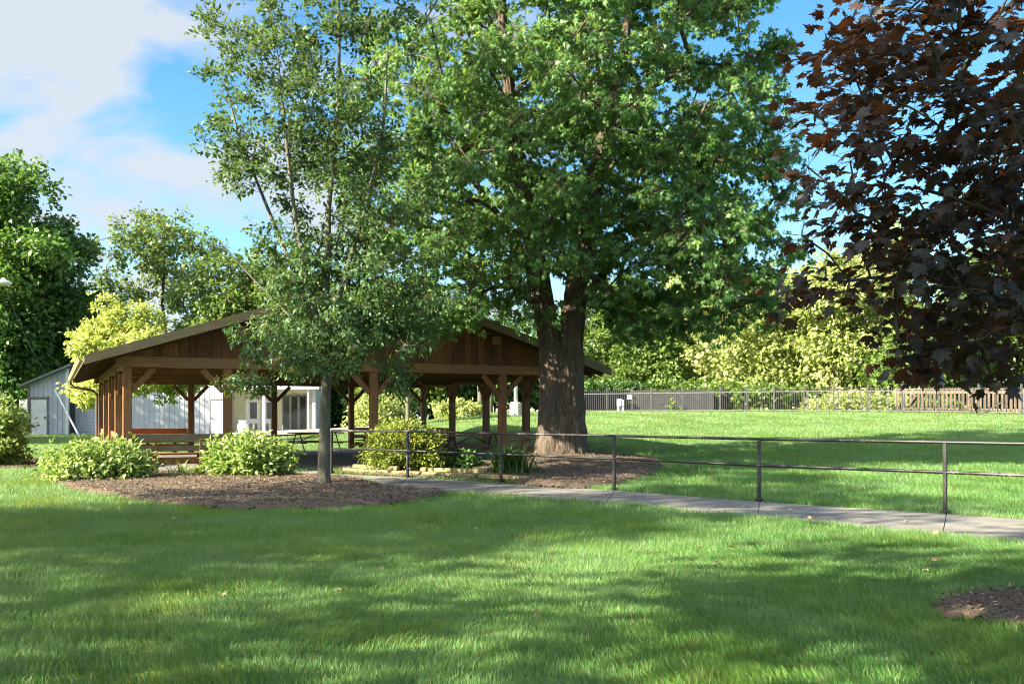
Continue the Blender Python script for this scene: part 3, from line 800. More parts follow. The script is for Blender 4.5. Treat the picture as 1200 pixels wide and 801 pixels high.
make_tree('purple_maple_tree', 'dark purple-leaved maple whose low branches fill the right edge of the view', 'tree', bp, [(TP, RP)], envP, 270, 8, 3, .24, .088, 'norway', L['purple'], M['bark'], 33,
          rbase=.07, rmin=.0035, outer=.6, mind=.2, flat=.55, droop=.25, spread=.085, down=.5, trunk_ang=32, trunk_rough=.05, flare=.25, upn=2.2)

# ------------------------------------------------------------------ background trees
def bgtree(px, Y, topy, halfw, label, lmat, seed, name='tree', nclump=70, csize=None, lsize=.34, sprigs=22, leaves=7, lowy=None, outer=.42, tpl='diamond', tr=.22, group='trees beyond the lawn', extra=None, flat=.75, twigs=False, bare=.25, xw=None):
    X = (px-600)/F*Y; z0 = float(terr(X, Y)); zt = EYE+(HZ-topy)/F*Y; hw = halfw/F*Y
    H = zt-z0; zl = z0+H*bare if lowy is None else EYE+(HZ-lowy)/F*Y
    cs = csize or hw*.30
    env = [(X, Y, (zl+zt)/2, hw*.85, min(hw*.85, 5), (zt-zl)/2*.9, 3), (X+hw*.15, Y, zl+(zt-zl)*.35, hw*.95, min(hw, 5), (zt-zl)*.33, 2)]
    rr_ = np.random.default_rng(seed*7+1); lobes = []
    for q in range(11):
        a_ = rr_.random()*2*math.pi; t_ = rr_.random()**.8; wz = math.sqrt(max(.05, 1-(abs(t_-.42)/.62)**2)); k_ = (.32+.22*rr_.random())
        lobes.append((X+math.cos(a_)*hw*.72*wz, Y+math.sin(a_)*min(hw, 5)*.6*wz, zl+(zt-zl)*(.10+.80*t_), hw*k_, min(hw*k_, 3), (zt-zl)*k_*.42, .8))
    env = [(e_[0], e_[1], e_[2], e_[3]*.74, e_[4]*.8, e_[5]*.8, e_[6]*.8) for e_ in env]+lobes
    if extra: env += extra
    trk = [np.array([X, Y, z0-.1]), np.array([X+.05*H*.2, Y, z0+H*.3]), np.array([X-.02*H, Y, z0+H*.6]), np.array([X, Y, z0+H*.9])]
    make_tree(name, label, 'tree', (X, Y, z0), [(trk, [tr, tr*.85, tr*.5, .03])], env, nclump, sprigs, leaves, cs, lsize, tpl, lmat, M['bark'], seed,
              rbase=tr*.5, rmin=.025, outer=outer, mind=cs*.9, flat=flat, droop=.3, spread=cs*.2, twigs=twigs, group=group, trunk_ang=14, down=.8, flare=.2, upn=.7)

# far left
bgtree(14, 66, 190, 100, 'tall dense dark green tree at the left edge behind the metal shed', L['bgleft'], 101, 'shade_tree', 150, 1.25, .36, 30, 9, lowy=470, tr=.4)
bgtree(-80, 74, 150, 110, 'massive green tree cut off by the left edge of the picture', L['bgdark'], 102, 'shade_tree', 110, 1.5, .42, 26, 8, lowy=470, tr=.4)
bgtree(60, 70, 330, 75, 'low dark tree filling the gap above the shed roof', L['bgdark'], 103, 'shade_tree', 70, 1.5, .42, 24, 8, lowy=470)
bgtree(195, 78, 250, 75, 'tall airy tree with fine open twigs behind the yellow one', L['bgmid'], 104, 'airy_tree', 90, .95, .30, 16, 6, lowy=385, twigs=True, outer=.5, tr=.25)
bgtree(125, 74, 290, 28, 'thin wispy sapling between the dense tree and the airy tree', L['bgdark'], 105, 'airy_tree', 22, .7, .26, 12, 5, lowy=400, twigs=True, tr=.12)
bgtree(270, 70, 300, 70, 'rounded green tree rising behind the left roof slope', L['bgmid'], 106, 'shade_tree', 80, 1.1, .32, 22, 7, lowy=430)
bgtree(330, 74, 320, 90, 'shadowed green tree behind the slim trunk and roof ridge', L['bgdark'], 107, 'shade_tree', 80, 1.4, .38, 24, 8, lowy=450)
bgtree(148, 41, 352, 58, 'small bright yellow-leaved tree behind the left pavilion corner', L['yellow'], 108, 'yellow_tree', 105, .52, .17, 26, 8, lowy=468, tr=.09, bare=.2,
       extra=[(*at(190, 445, 41), 1.6, 1.3, .8, 2.0), (*at(115, 455, 41), .9, 1.0, .6, .9)])
for i, (px, lb) in enumerate([(720, 'dark hedge behind the board fence'), (800, 'hedge between the board fence and the brightest tree'), (880, 'hedge under the brightest yellow-green tree'), (960, 'hedge beyond the middle of the iron fence'), (1040, 'hedge beyond the left end of the wooden fence'), (1120, 'hedge beyond the wooden fence'), (1195, 'hedge beyond the wooden fence at the right edge')]):
    bgtree(px, 71, 452, 48, lb, L['bgdark' if i % 3 == 0 else 'bgmid'], 800+i, 'hedge_bush', 46, None, .32, 22, 8, bare=.0, tr=.06, group='hedge bushes beyond the fences')
for i, (x, y, h, r_, lb) in enumerate([(-41, 49, 18, 6.0, 'tall maple left of the metal shed'), (-33, 41, 15, 4.8, 'maple left of the lawn before the metal shed')]):
    trk = [np.array([x, y, -.1]), np.array([x+.1, y, 3.0]), np.array([x, y+.1, 6]), np.array([x, y, h*.9])]
    make_tree('shade_tree', lb, 'tree', (x, y, 0), [(trk, [.28, .24, .16, .04])], [(x, y, h*.57, r_, r_, h*.36, 1)], 90, 18, 9, 1.2, .34, 'diamond', L['maple'], M['bark'], 720+i,
              rbase=.14, rmin=.02, outer=.5, mind=.9, spread=.3, twigs=False, trunk_ang=20, group='maples left of the lawn')
# behind pavilion
for i, (px, Y, ty, hw, mt, lb) in enumerate([
    (395, 66, 425, 42, 'bgdark', 'dark bushy tree beside the glazed porch doors'),
    (445, 60, 438, 34, 'bgmid', 'light green bushy tree behind the rounded yew'),
    (505, 63, 405, 45, 'bgmid', 'light green tree seen between the back pavilion posts'),
    (560, 64, 400, 48, 'bgdark', 'darker green tree behind the right side pavilion posts'),
    (615, 66, 400, 42, 'bgdark', 'dark green tree directly behind the maple trunk and lamp post'),
    (470, 78, 380, 70, 'bgdark', 'tall dark tree in the back row behind the pavilion roof'),
    (590, 80, 370, 70, 'bgdark', 'tall dark tree in the back row behind the big maple')]):
    bgtree(px, Y, ty, hw, lb, L[mt], 200+i, 'woodland_tree', 60, None, .30, 22, 8, bare=.06, tr=.16)
# small multi-stem tree with a visible pale trunk
def pale_stem():
    Y = 47; b = at(478, 492, Y); b[2] = float(terr(b[0], b[1]))
    trk = [b, at(478, 470, Y), at(476, 452, Y), at(470, 440, Y), at(464, 425, Y)]; t2 = [at(478, 468, Y), at(484, 455, Y), at(490, 440, Y), at(496, 425, Y)]
    make_tree('young_tree', 'young tree with pale forked stem seen through the pavilion', 'tree', b, [(trk, [.11, .09, .07, .05, .03]), (t2, [.07, .06, .05, .03])],
              [(*at(475, 425, Y), 1.7, 1.3, .9, 3), (*at(440, 440, Y), .9, .9, .5, 1)], 36, 18, 6, .42, .16, 'diamond', L['bgbright'], M['barkthin'], 301, rbase=.04, rmin=.012, mind=.3, trunk_ang=12, spread=.12)
pale_stem()
for i, (px, py, Y) in enumerate([(562, 486, 55), (574, 484, 57)]):
    b = at(px, py, Y); b[2] = float(terr(b[0], b[1]))
    trk = [b, at(px+1, 465, Y), at(px-1+i*4, 445, Y), at(px+i*8, 420, Y)]
    make_tree('young_tree', ['slender brown-stemmed tree left of the middle side post', 'leaning slender tree just left of the white lamp post'][i], 'tree', b, [(trk, [.16, .14, .12, .05])],
              [(*at(px, 425, Y), 1.8, 1.3, .9, 1)], 24, 18, 6, .5, .2, 'diamond', L['bgmid'], M['barkthin'], 310+i, rbase=.05, rmin=.012, mind=.4, trunk_ang=12, spread=.15)
# right hand background
for i, (px, Y, ty, hw, mt, lb, nc) in enumerate([
    (708, 84, 335, 58, 'bgmid', 'bluish green tree just right of the maple trunk', 60),
    (765, 80, 362, 60, 'bgmid', 'green tree behind the dark board fence', 75),
    (828, 86, 318, 64, 'bgbright', 'pale green tree rising behind the fence left of the brightest one', 85),
    (890, 74, 322, 74, 'bgbright', 'brightest yellow-green tree behind the iron fence', 110),
    (965, 70, 318, 62, 'bgbright', 'bright green tree behind the fence right of the brightest one', 105),
    (1030, 76, 265, 72, 'bgbright', 'tall bright green tree behind the purple foliage', 100),
    (1085, 66, 368, 60, 'bgmid', 'mid green tree behind the left end of the wooden fence', 80),
    (1155, 70, 300, 80, 'bgmid', 'tall green tree behind the right end of the wooden fence', 95),
    (1240, 68, 280, 80, 'bgmid', 'green tree at the right edge beyond the wooden fence', 70),
    (745, 100, 360, 85, 'bgdark', 'dark tree in the far row behind the dark board fence', 70),
    (930, 100, 330, 100, 'bgmid', 'green tree in the far row behind the iron fence', 70)]):
    bgtree(px, Y, ty, hw, lb, L[mt], 400+i, 'woodland_tree', nc, None, .34, 24, 8, bare=.06, tr=.2)

# ------------------------------------------------------------------ shrubs
def shrub(name, label, px, Y, hw, topy, lmat, lsize, seed, n=42, sprigs=14, leaves=7, tpl='ovate', cat='shrub', ry=None, group=None, depth=None):
    X = (px-600)/F*Y; z0 = float(terr(X, Y)); zt = EYE+(HZ-topy)/F*Y; H = zt-z0; rx = hw/F*Y; ry = ry or rx*.85
    r = np.random.default_rng(seed)
    trk = [np.array([X, Y, z0-.02]), np.array([X, Y, z0+H*.25]), np.array([X+.03, Y, z0+H*.5])]
    cs = rx*.26
    return make_tree(name, label, cat, (X, Y, z0), [(trk, [.03, .025, .012])], [(X, Y, z0+H*.42, rx*.86, ry, H*.50, 1), (X, Y, z0+H*.25, rx*.95, ry, H*.25, .5)],
                     n, sprigs, leaves, cs, lsize, tpl, lmat, M['branch'], seed, rbase=.02, rmin=.004, outer=.32, mind=cs*.7, flat=.8, droop=.1, spread=cs*.35,
                     crown_name='foliage', trunk_ang=8, flare=0, group=group, upn=.7)
shrub('shrub', 'broad leafy shrub at the left end of the front mulch bed', 118, 20.5, 62, 518, L['shrub'], .125, 501, 85, 14, 7, ry=.85)
shrub('shrub', 'pale lime leafy shrub in the mulch bed left of the slim trunk', 293, 21.3, 48, 509, L['shrub'], .12, 502, 75, 14, 7, ry=.7)
shrub('yew_shrub', 'rounded yellow-green clipped yew inside the timber-edged bed', 474, 22.6, 46, 492, L['yew'], .06, 503, 120, 26, 9, 'diamond', ry=.75)
shrub('shrub', 'tall upright green shrub at the left edge in its own bed', -8, 26.2, 42, 462, L['shrub'], .13, 504, 90, 16, 7, ry=.95)
shrub('shrub', 'dark low leafy perennial between the yew and the strap-leaved plant', 538, 22.8, 27, 528, L['bgdark'], .12, 505, 26, 10, 6, ry=.5, cat='plant')
shrub('seedling', 'tiny lime sprout on the mulch beside the strappy clump', 236, 21.2, 9, 545, L['shrub'], .09, 506, 7, 6, 4, cat='plant')
shrub('shrub', 'low scrubby growth at the foot of the iron fence', 1000, 61, 60, 466, L['bgbright'], .24, 507, 50, 14, 6, 'diamond', ry=1.0)
shrub('shrub', 'low scrubby growth before the wooden fence', 1085, 56, 42, 474, L['bgmid'], .22, 508, 40, 12, 6, 'diamond', ry=.5)
shrub('shrub', 'sunlit leafy bush on the slope behind the pavilion', 535, 52, 28, 468, L['bgbright'], .2, 509, 40, 14, 6, 'diamond', ry=1.2)
shrub('shrub', 'sunlit leafy bush behind the pavilion left of the pale forked stem', 440, 54, 38, 462, L['bgbright'], .2, 510, 45, 14, 6, 'diamond', ry=1.2)

def strappy(name, label, px, Y, n, H, seed, mat, spread=.35):
    X = (px-600)/F*Y; z0 = float(terr(X, Y))+.03; r = np.random.default_rng(seed); Vs, Fs, Ts = [], [], []; k = 0
    for i in range(n):
        a = r.random()*2*math.pi; h = H*(.55+.5*r.random()); reach = spread*(.4+.9*r.random()); w = .011+.006*r.random()
        b0 = np.array([X+r.normal()*spread*.28, Y+r.normal()*spread*.22, z0]); d = np.array([math.cos(a), math.sin(a), 0]); sd = np.array([-d[1], d[0], 0])
        S = 6; pr = []
        for j in range(S+1):
            t = j/S; p = b0+d*reach*t**1.7+np.array([0, 0, h*(t*1.6-.75*t*t*(.7+.6*reach/spread))]); ww = w*(1-t**2.5)+.0015
            pr += [p-sd*ww, p+sd*ww]
        Vs += pr; Fs += [[k+2*j, k+2*j+1, k+2*j+3, k+2*j+2] for j in range(S)]; Ts += [r.random()]*len(pr); k += len(pr)
    return tag(mesh_np(name, np.array(Vs)-np.array([X, Y, z0]), [np.array(Fs)], mat, None, None, Ts), label, 'plant')
def place(o, px, Y): X = (px-600)/F*Y; o.location = (X, Y, float(terr(X, Y))+.03)
o = strappy('daylily_clump', 'dense arching strap-leaved clump beside the path right of the yew', 599, 21.4, 420, .8, 601, L['blade'], .62); place(o, 599, 21.4)
o = strappy('iris_clump', 'small thin strap-leaved clump in the mulch before the tan bench', 212, 21.0, 26, .5, 602, L['shrub'], .42); place(o, 212, 21.0)

# ------------------------------------------------------------------ buildings
def WX(px, Y): return (px-600)/F*Y
def corr(mb, x0, x1, y, z0, zf, pitch=.3, depth=.03):
    """wall sheet with vertical ribs; zf(x) top height"""
    x = x0
    while x < x1-1e-3:
        xe = min(x+pitch, x1); xr = min(x+.045, xe)
        for a, b, yy in ((x, xr, y-depth), (xr, xe, y)):
            if b-a < 1e-3: continue
            mb.quadbox([(a, yy, z0), (b, yy, z0), (b, y+.1, z0), (a, y+.1, z0), (a, yy, zf(a)), (b, yy, zf(b)), (b, y+.1, zf(b)), (a, y+.1, zf(a))])
        x = xe
def buildings():
    Y = 57.0; xl, xr = WX(33, Y), WX(79, Y); z0 = .2
    e = empty('shed', (xl, Y, z0)); o = (xl, Y, z0)
    tag(e, 'pale metal-sided shed with sloping roof and closed door below the dark trees', 'shed')
    zf = lambda x: 3.28+(x-xl)*.42
    mb = MB(); corr(mb, xl, xr, Y, z0, zf, .28)
    w = mb.build('wall', M['white'], e, o)
    mb = MB(); mb.quadbox([(xl-.02, Y+.11, z0), (xl+.1, Y+.11, z0), (xl+.1, Y+8, z0), (xl-.02, Y+8, z0), (xl-.02, Y+.11, 3.27), (xl+.1, Y+.11, 3.3), (xl+.1, Y+8, 3.3), (xl-.02, Y+8, 3.27)]); mb.build('side_wall', M['white'], e, o)
    mb = MB(); a, b = xl-.35, xr+.3
    mb.quadbox([(a, Y-.35, zf(a)), (b, Y-.35, zf(b)), (b, Y+8, zf(b)), (a, Y+8, zf(a)), (a, Y-.35, zf(a)+.13), (b, Y-.35, zf(b)+.13), (b, Y+8, zf(b)+.13), (a, Y+8, zf(a)+.13)])
    mb.build('roof', M['roofgray'], e, o)
    dx0, dx1 = WX(37, Y), WX(55.5, Y)
    mb = MB().box(((dx0+dx1)/2, Y-.05, z0+1.17), (dx1-dx0, .05, 2.06)); dr = mb.build('door', M['trim'], e, o)
    mb = MB(); mb.box((dx0-.03, Y-.06, z0+1.19), (.06, .08, 2.2)); mb.box((dx1+.03, Y-.06, z0+1.19), (.06, .08, 2.2)); mb.box(((dx0+dx1)/2, Y-.06, z0+2.32), (dx1-dx0+.2, .09, .1)); mb.build('door_frame', M['roofgray'], dr, o)
    mb = MB().tube([(dx1-.1, Y-.08, z0+1.15), (dx1-.1, Y-.15, z0+1.15)], .05, 8); mb.build('handle', M['blackmetal'], dr, o)
    mb = MB().box((xr+.02, Y-.03, (z0+zf(xr))/2), (.16, .14, zf(xr)-z0-.03)); mb.build('corner_trim', M['trim'], e, o)
    mb = MB().box((xl+.03, Y-.04, (z0+zf(xl))/2), (.09, .08, zf(xl)-z0-.06)); mb.build('corner_trim', M['palewood'], e, o)
    # clubhouse
    Y2 = 57.8; a, b, c = WX(79, Y)+.1, WX(262, Y2), WX(366, Y2)
    e = empty('clubhouse', (b, Y2, .25)); o = (b, Y2, .25)
    tag(e, 'long low white building with a covered porch seen through the pavilion', 'building')
    # lapped siding section
    mid = WX(150, Y2); mb = MB(); z = .3
    while z < 4.0:
        mb.quadbox([(a, Y2-.035, z), (mid, Y2-.035, z), (mid, Y2+.1, z), (a, Y2+.1, z), (a, Y2-.005, z+.2), (mid, Y2-.005, z+.2), (mid, Y2+.1, z+.2), (a, Y2+.1, z+.2)]); z += .2
    mb.build('lap_siding', M['white'], e, o)
    mb = MB(); corr(mb, mid+.01, b, Y2, .25, lambda x: 4.1, .3, .02); mb.build('wall', M['white'], e, o)
    mb = MB().box(((a+b)/2, Y2+5.1, 2.2), (b-a, 10, 3.8)); mb.build('wing', M['white'], e, o)
    mb = MB(); zr = 4.12
    mb.quadbox([(a-.2, Y2-.5, zr), (b+.1, Y2-.5, zr), (b+.1, Y2+5, zr+.9), (a-.2, Y2+5, zr+.9), (a-.2, Y2-.5, zr+.12), (b+.1, Y2-.5, zr+.12), (b+.1, Y2+5, zr+1.02), (a-.2, Y2+5, zr+1.02)]); mb.build('roof', M['roofgray'], e, o)
    dx = WX(256, Y2); mb = MB().box((dx, Y2-.05, 1.33), (.92, .05, 2.06)); dr = mb.build('door', M['trim'], e, o)
    mb = MB(); mb.box((dx-.49, Y2-.06, 1.36), (.06, .08, 2.15)); mb.box((dx+.49, Y2-.06, 1.36), (.06, .08, 2.15)); mb.box((dx, Y2-.06, 2.43), (1.04, .09, .08)); mb.build('door_frame', M['roofgray'], dr, o)
    mb = MB().tube([(dx-.36, Y2-.08, 1.3), (dx-.36, Y2-.16, 1.3)], .05, 8); mb.build('handle', M['blackmetal'], dr, o)
    # porch back wall
    Y3 = Y2+1.6; pz = 3.15
    b3, c3 = b, WX(366, Y2)
    mb = MB().box(((b3+c3)/2, Y3+.1, 1.8), (c3-b3, .2, 3.1)); mb.build('porch_wall', M['cream'], e, o)
    mb = MB().box((c3+.1, (Y2+Y3)/2+.3, 1.8), (.2, 2.4, 3.1)); mb.build('end_wall', M['white'], e, o)
    mb = MB().box((b3+.08, (Y2+Y3)/2, 1.8), (.16, Y3-Y2-.02, 3.1)); mb.build('return_wall', M['white'], e, o)
    mb = MB(); x0, x1 = b-.05, c3+.5
    mb.quadbox([(x0, Y2-.7, 3.02), (x1, Y2-.7, 3.02), (x1, Y3+5, 3.9), (x0, Y3+5, 3.9), (x0, Y2-.7, 3.3), (x1, Y2-.7, 3.3), (x1, Y3+5, 4.15), (x0, Y3+5, 4.15)]); mb.build('porch_roof', M['trim'], e, o)
    for px in (309, 361):
        x = WX(px, Y2-.5); mb = MB().box((x, Y2-.45, 1.66), (.16 if px == 309 else .1, .14, 2.72)); mb.build('porch_post', M['trim'], e, o)
    for px in (296.5, 316):
        x = WX(px, Y3); mb = MB().box((x, Y3-.03, 1.42), (.84, .05, 2.1)); dr = mb.build('door', M['trim'], e, o)
        mb = MB().box((x+.04, Y3-.065, 1.78), (.42, .02, 1.0)); mb.build('window', M['glass'], dr, o)
        mb = MB()
        for sx in (-.12, .2): mb.box((x+sx, Y3-.062, .78), (.16, .02, .42))
        mb.build('panel', M['roofgray'], dr, o)
        mb = MB()
        for sx in (-.46, .46): mb.box((x+sx, Y3-.05, 1.45), (.07, .08, 2.2))
        mb.box((x, Y3-.05, 2.53), (.99, .08, .08)); mb.build('door_frame', M['cream'], dr, o)
    xa, xb = WX(331, Y3), WX(360, Y3); n = 3
    for k in range(n):
        w = (xb-xa)/n; x = xa+w*(k+.5)
        mb = MB().box((x, Y3-.05, 1.5), (w-.12, .03, 2.3)); p = mb.build('glass_door', M['glass'], e, o)
        mb = MB()
        for sx in (-w/2+.035, w/2-.035): mb.box((x+sx, Y3-.07, 1.5), (.065, .07, 2.36))
        mb.box((x, Y3-.07, 2.7), (w-.02, .07, .08)); mb.build('frame', M['roofgray'], p, o)
    mb = MB().lathe([(0.0, 0), (.16, 0), (.2, .05), (.30, .25), (.33, .42), (.30, .56), (.2, .66), (.19, .72), (.27, .78), (.25, .80), (.17, .74), (.0, .70)], n=24)
    u = mb.build('garden_urn', M['urn'], None, None, smooth=True); ux = WX(284.5, Y2-.2); u.location = (ux, Y2-.2, float(terr(ux, Y2-.2))+.05)
    tag(u, 'round white ceramic urn on the porch left of the doors', 'urn')
buildings()

# leaning pole and utility wire on the left
mb = MB().tube([at(64, 456, 54.5), at(94, 513, 53.0)], [.05, .055], 8); c = at(94, 513, 53.0)
tag(mb.build('leaning_pole', M['trim'], None, c), 'pale straight pole leaning up against the shed wall', 'pole').location = c
def lamp_left():
    Y = 44; h = at(4, 331, Y); c = np.array([h[0]-1.6, Y, float(terr(h[0]-1.6, Y))])
    e = empty('street_lamp', c); tag(e, 'lamp with white disc-shaped head at the left edge among the dark trees', 'street lamp')
    MB().tube([c, c+[0, 0, h[2]-c[2]+.3]], [.12, .08], 12).build('pole', M['palewood'], e, c)
    MB().tube([c+[0, 0, h[2]-c[2]+.15], h+[-.2, 0, .22]], .03, 8).build('arm', M['ironfence'], e, c)
    MB().lathe([(0, -.14), (.2, -.13), (.33, -.06), (.36, 0), (.3, .06), (.12, .12), (.06, .2), (0, .22)], h, 24).build('lamp_head', M['urn'], e, c, smooth=True)
    p1 = at(52, 434, 56.6); pts = []
    for k in range(13):
        t = k/12; q = h*(1-t)+p1*t; q[2] -= .35*4*t*(1-t); pts.append(q)
    tag(MB().tube(pts, .014, 5).build('overhead_wire', M['ironfence'], None, h), 'thin wire running from the lamp down to the shed roof', 'wire').location = h
lamp_left()
def lamp_back():
    Y = 49; b = at(604.5, 490, Y); b[2] = float(terr(b[0], b[1]))-.1
    e = empty('lamp_post', b); tag(e, 'white lamp post on a pale concrete footing behind the pavilion', 'lamp post')
    MB().lathe([(.34, 0), (.32, .1), (.30, .75), (.26, .8), (0, .8)], b, 16).build('footing', M['patio'], e, b)
    MB().tube([b+[0, 0, .8], b+[0, 0, 3.3]], [.10, .075], 14).build('pole', M['trim'], e, b, smooth=True)
    MB().lathe([(.08, 3.3), (.25, 3.36), (.28, 3.5), (.1, 3.6), (0, 3.62)], b, 14).build('lamp_head', M['trim'], e, b)
lamp_back()

# ------------------------------------------------------------------ fences
def YF(px): return 64-(px-683)*(64-50)/(1197-683)
def fence_iron():
    pxs = [683, 711, 741, 763, 799, 844, 875, 907, 942, 977, 1017, 1057, 1100, 1147, 1197, 1250]
    P = []
    for px in pxs:
        Y = YF(px); X = WX(px, Y); P.append(np.array([X, Y, float(terr(X, Y))]))
    c = P[7]; e = empty('iron_fence', c); tag(e, 'grey iron picket fence crossing the top of the lawn', 'fence')
    for p in P: MB().box(p+[0, 0, .78], (.085, .085, 1.62)).build('post', M['ironfence'], e, c)
    for p, q in zip(P[:-1], P[1:]):
        mb = MB(); d = q-p; L_ = np.linalg.norm(d[:2]); n = int(L_/.135)
        for k in range(1, n):
            b = p+d*k/n; mb.box(b+[0, 0, .75], (.022, .022, 1.38))
        for h in (.12, 1.22): mb.beam(p+[0, 0, h], q+[0, 0, h], .03, .045)
        mb.build('panel', M['ironfence'], e, c)
    for a, b in (((1130, 478), (1148, 486)), ((1148, 486), (1176, 470)), ((1196, 487), (1210, 480))):
        MB().beam(at(*a, YF(a[0])-.06), at(*b, YF(b[0])-.06), .03, .07).build('brace', M['blackmetal'], e, c)
    s = at(737.5, 465, YF(737)-.08); mb = MB().box(s, (.26, .02, .28)); MB_ = mb.build('sign', M['trim'], None, s); MB_.location = s
    tag(MB_, 'small blank white sign hung on the iron fence rail', 'sign')
fence_iron()
def boardfence(name, label, x0, x1, Yf, htop, mat, bw, gap, cap=False, wob=0.0):
    ca = at(x0, 480, Yf(x0)); c = np.array([ca[0], ca[1], float(terr(ca[0], ca[1]))]); e = empty(name, c); tag(e, label, 'fence')
    X0, X1 = WX(x0, Yf(x0)), WX(x1, Yf(x1)); n = int((X1-X0)/(bw+gap)); mb = MB(); r = random.Random(3)
    y0, y1 = Yf(x0), Yf(x1)
    for k in range(n):
        t = (k+.5)/n; x = X0+(X1-X0)*t; y = y0+(y1-y0)*t; z = float(terr(x, y)); h = htop+wob*(r.random()-.5)
        mb.box((x, y, z+h/2), (bw, .025, h))
    mb.build('boards', mat, e, c)
    m = max(2, int((X1-X0)/2.4)+1)
    pts = []
    for k in range(m):
        t = k/(m-1); x = X0+(X1-X0)*t; y = y0+(y1-y0)*t+.07; z = float(terr(x, y)); pts.append(np.array([x, y, z])); MB().box((x, y, z+htop/2+.03), (.11, .11, htop+.1)).build('post', mat, e, c)
    mb = MB()
    for p, q in zip(pts[:-1], pts[1:]):
        for h in (.2, htop-.18): mb.beam(p+[0, -.035, h], q+[0, -.035, h], .035, .09)
        if cap: mb.beam(p+[0, -.05, htop+.03], q+[0, -.05, htop+.03], .16, .04)
    mb.build('rails', mat, e, c)
boardfence('board_fence', 'dark grey solid board fence behind the left part of the iron fence', 672, 836, lambda p: 68.0, 1.55, M['darkfence'], .15, .008, wob=.1)
boardfence('wooden_fence', 'pale brown spaced-board fence with a cap rail at the right', 1051, 1230, lambda p: YF(p)+1.6, 1.30, M['palewood'], .10, .065, cap=True)
def ubox():
    c = at(727, 483, 59); c[2] = float(terr(c[0], c[1])); e = empty('utility_cabinet', c); tag(e, 'white utility cabinet on two legs before the iron fence', 'utility box')
    for sx in (-.12, .14): MB().box(c+[sx, 0, .17], (.09, .09, .4)).build('leg', M['trim'], e, c)
    MB().box(c+[-.07, 0, .58], (.26, .18, .44)).build('cabinet', M['trim'], e, c, .01); MB().box(c+[.14, 0, .56], (.12, .16, .38)).build('meter', M['patio'], e, c, .01)
    MB().box(c+[-.07, -.095, .58], (.2, .012, .36)).build('door', M['white'], e, c)
ubox()

# stick on the mulch
a = at(330, 573, 18.3); zz = float(terr(a[0], a[1]))+.12
mb = MB().tube([(a[0]-.2, a[1], zz), (a[0]+.35, a[1]-.1, zz+.03), (a[0]+.55, a[1]-.35, zz+.01)], [.014, .011, .006], 6).tube([(a[0]+.35, a[1]-.1, zz+.03), (a[0]+.5, a[1]+.1, zz+.06)], [.008, .004], 5)
o = mb.build('fallen_twig', M['barkthin'], None, a); o.location = a; tag(o, 'small forked dead twig lying on the front mulch bed', 'twig')

# fallen leaves
def fallen():
    v, f = TPL['star']; m = leafmat('dry_leaf', (.12, .08, .04), (.22, .16, .08), (.42, .38, .26), (.3, .2, .1), .1, .8, .1)
    first = None; r = np.random.default_rng(5)
    for i in range(34):
        if i < 24: Y = 5.2+9*r.random(); X = (r.random()*2-1)*Y*.5; z = float(terr(X, Y))+.065
        else:
            t = r.random(); a = np.array(path_far[2])*(1-t)+np.array(path_far[6])*t; b = np.array(path_near[2])*(1-t)+np.array(path_near[6])*t; q = a*.5+b*.5+r.normal(size=2)*.35; X, Y = q; z = float(terr(X, Y))+.03
        if inpoly(X, Y, bedD): continue
        if first is None: o = first = mesh_np('fallen_leaf', v*np.array([1, 1, 1.6])-np.array([0, .5, 0]), [f], m, None, None, r.random(len(v)))
        else: o = first.copy(); COL.objects.link(o)
        s_ = .06+.05*r.random(); o.scale = (s_,)*3; o.location = (X, Y, z); o.rotation_euler = (r.normal()*.3, r.normal()*.3, r.random()*6.28)
        tag(o, 'small dry curled leaf fallen on the lawn or the path', 'leaf', 'dry fallen leaves scattered in the foreground')
fallen()
# shade trees standing left of and behind the viewer (they cast the shade on the lawn)
for i, (x, y, h, r_, lb) in enumerate([(-16.5, 7.0, 17.0, 5.2, 'broad maple left of the front lawn'), (-9.0, -1.0, 17.0, 4.8, 'broad maple behind the viewer on the left'), (-19.5, -4.0, 13.0, 5.0, 'tall maple far behind the viewer on the left'), (-2.5, -9.0, 11.0, 4.0, 'maple standing behind the viewer'), (-22.5, 1.5, 17, 4.6, 'tallest maple at the far left of the front lawn')]):
    trk = [np.array([x, y, -.1]), np.array([x+.1, y, 3.0]), np.array([x, y+.1, 6]), np.array([x, y, h*.9])]
    make_tree('shade_tree', lb, 'tree', (x, y, 0), [(trk, [.28, .24, .16, .04])], [(x, y, h*.6, r_, r_, h*.34, 1)], 84, 17, 9, .95, .26, 'diamond', L['maple'], M['bark'], 700+i,
              rbase=.14, rmin=.02, outer=.5, mind=.9, spread=.3, twigs=False, trunk_ang=20, group='maples shading the front lawn')

# ------------------------------------------------------------------ light
SUN = Vector((-.90, -.46, 0)).normalized(); EL = math.radians(31)
sd = Vector((SUN.x*math.cos(EL), SUN.y*math.cos(EL), math.sin(EL)))
sl = bpy.data.lights.new('sun', 'SUN'); sl.energy = 5.0; sl.angle = math.radians(.53); sl.color = (1.0, .88, .64)
so = bpy.data.objects.new('sun', sl); COL.objects.link(so); so.rotation_euler = (-sd).to_track_quat('-Z', 'Y').to_euler(); so.location = (-30, -20, 30)
w = bpy.data.worlds.new('World'); scene.world = w; w.use_nodes = True; nt = w.node_tree; nt.nodes.clear()
out = nt.nodes.new('ShaderNodeOutputWorld'); bg = nt.nodes.new('ShaderNodeBackground')
sky = nt.nodes.new('ShaderNodeTexSky'); sky.sky_type = 'NISHITA'; sky.sun_disc = False; sky.sun_elevation = EL
sky.sun_rotation = math.atan2(sd.x, sd.y); sky.air_density = 1.0; sky.dust_density = .3; sky.ozone_density = 2.0
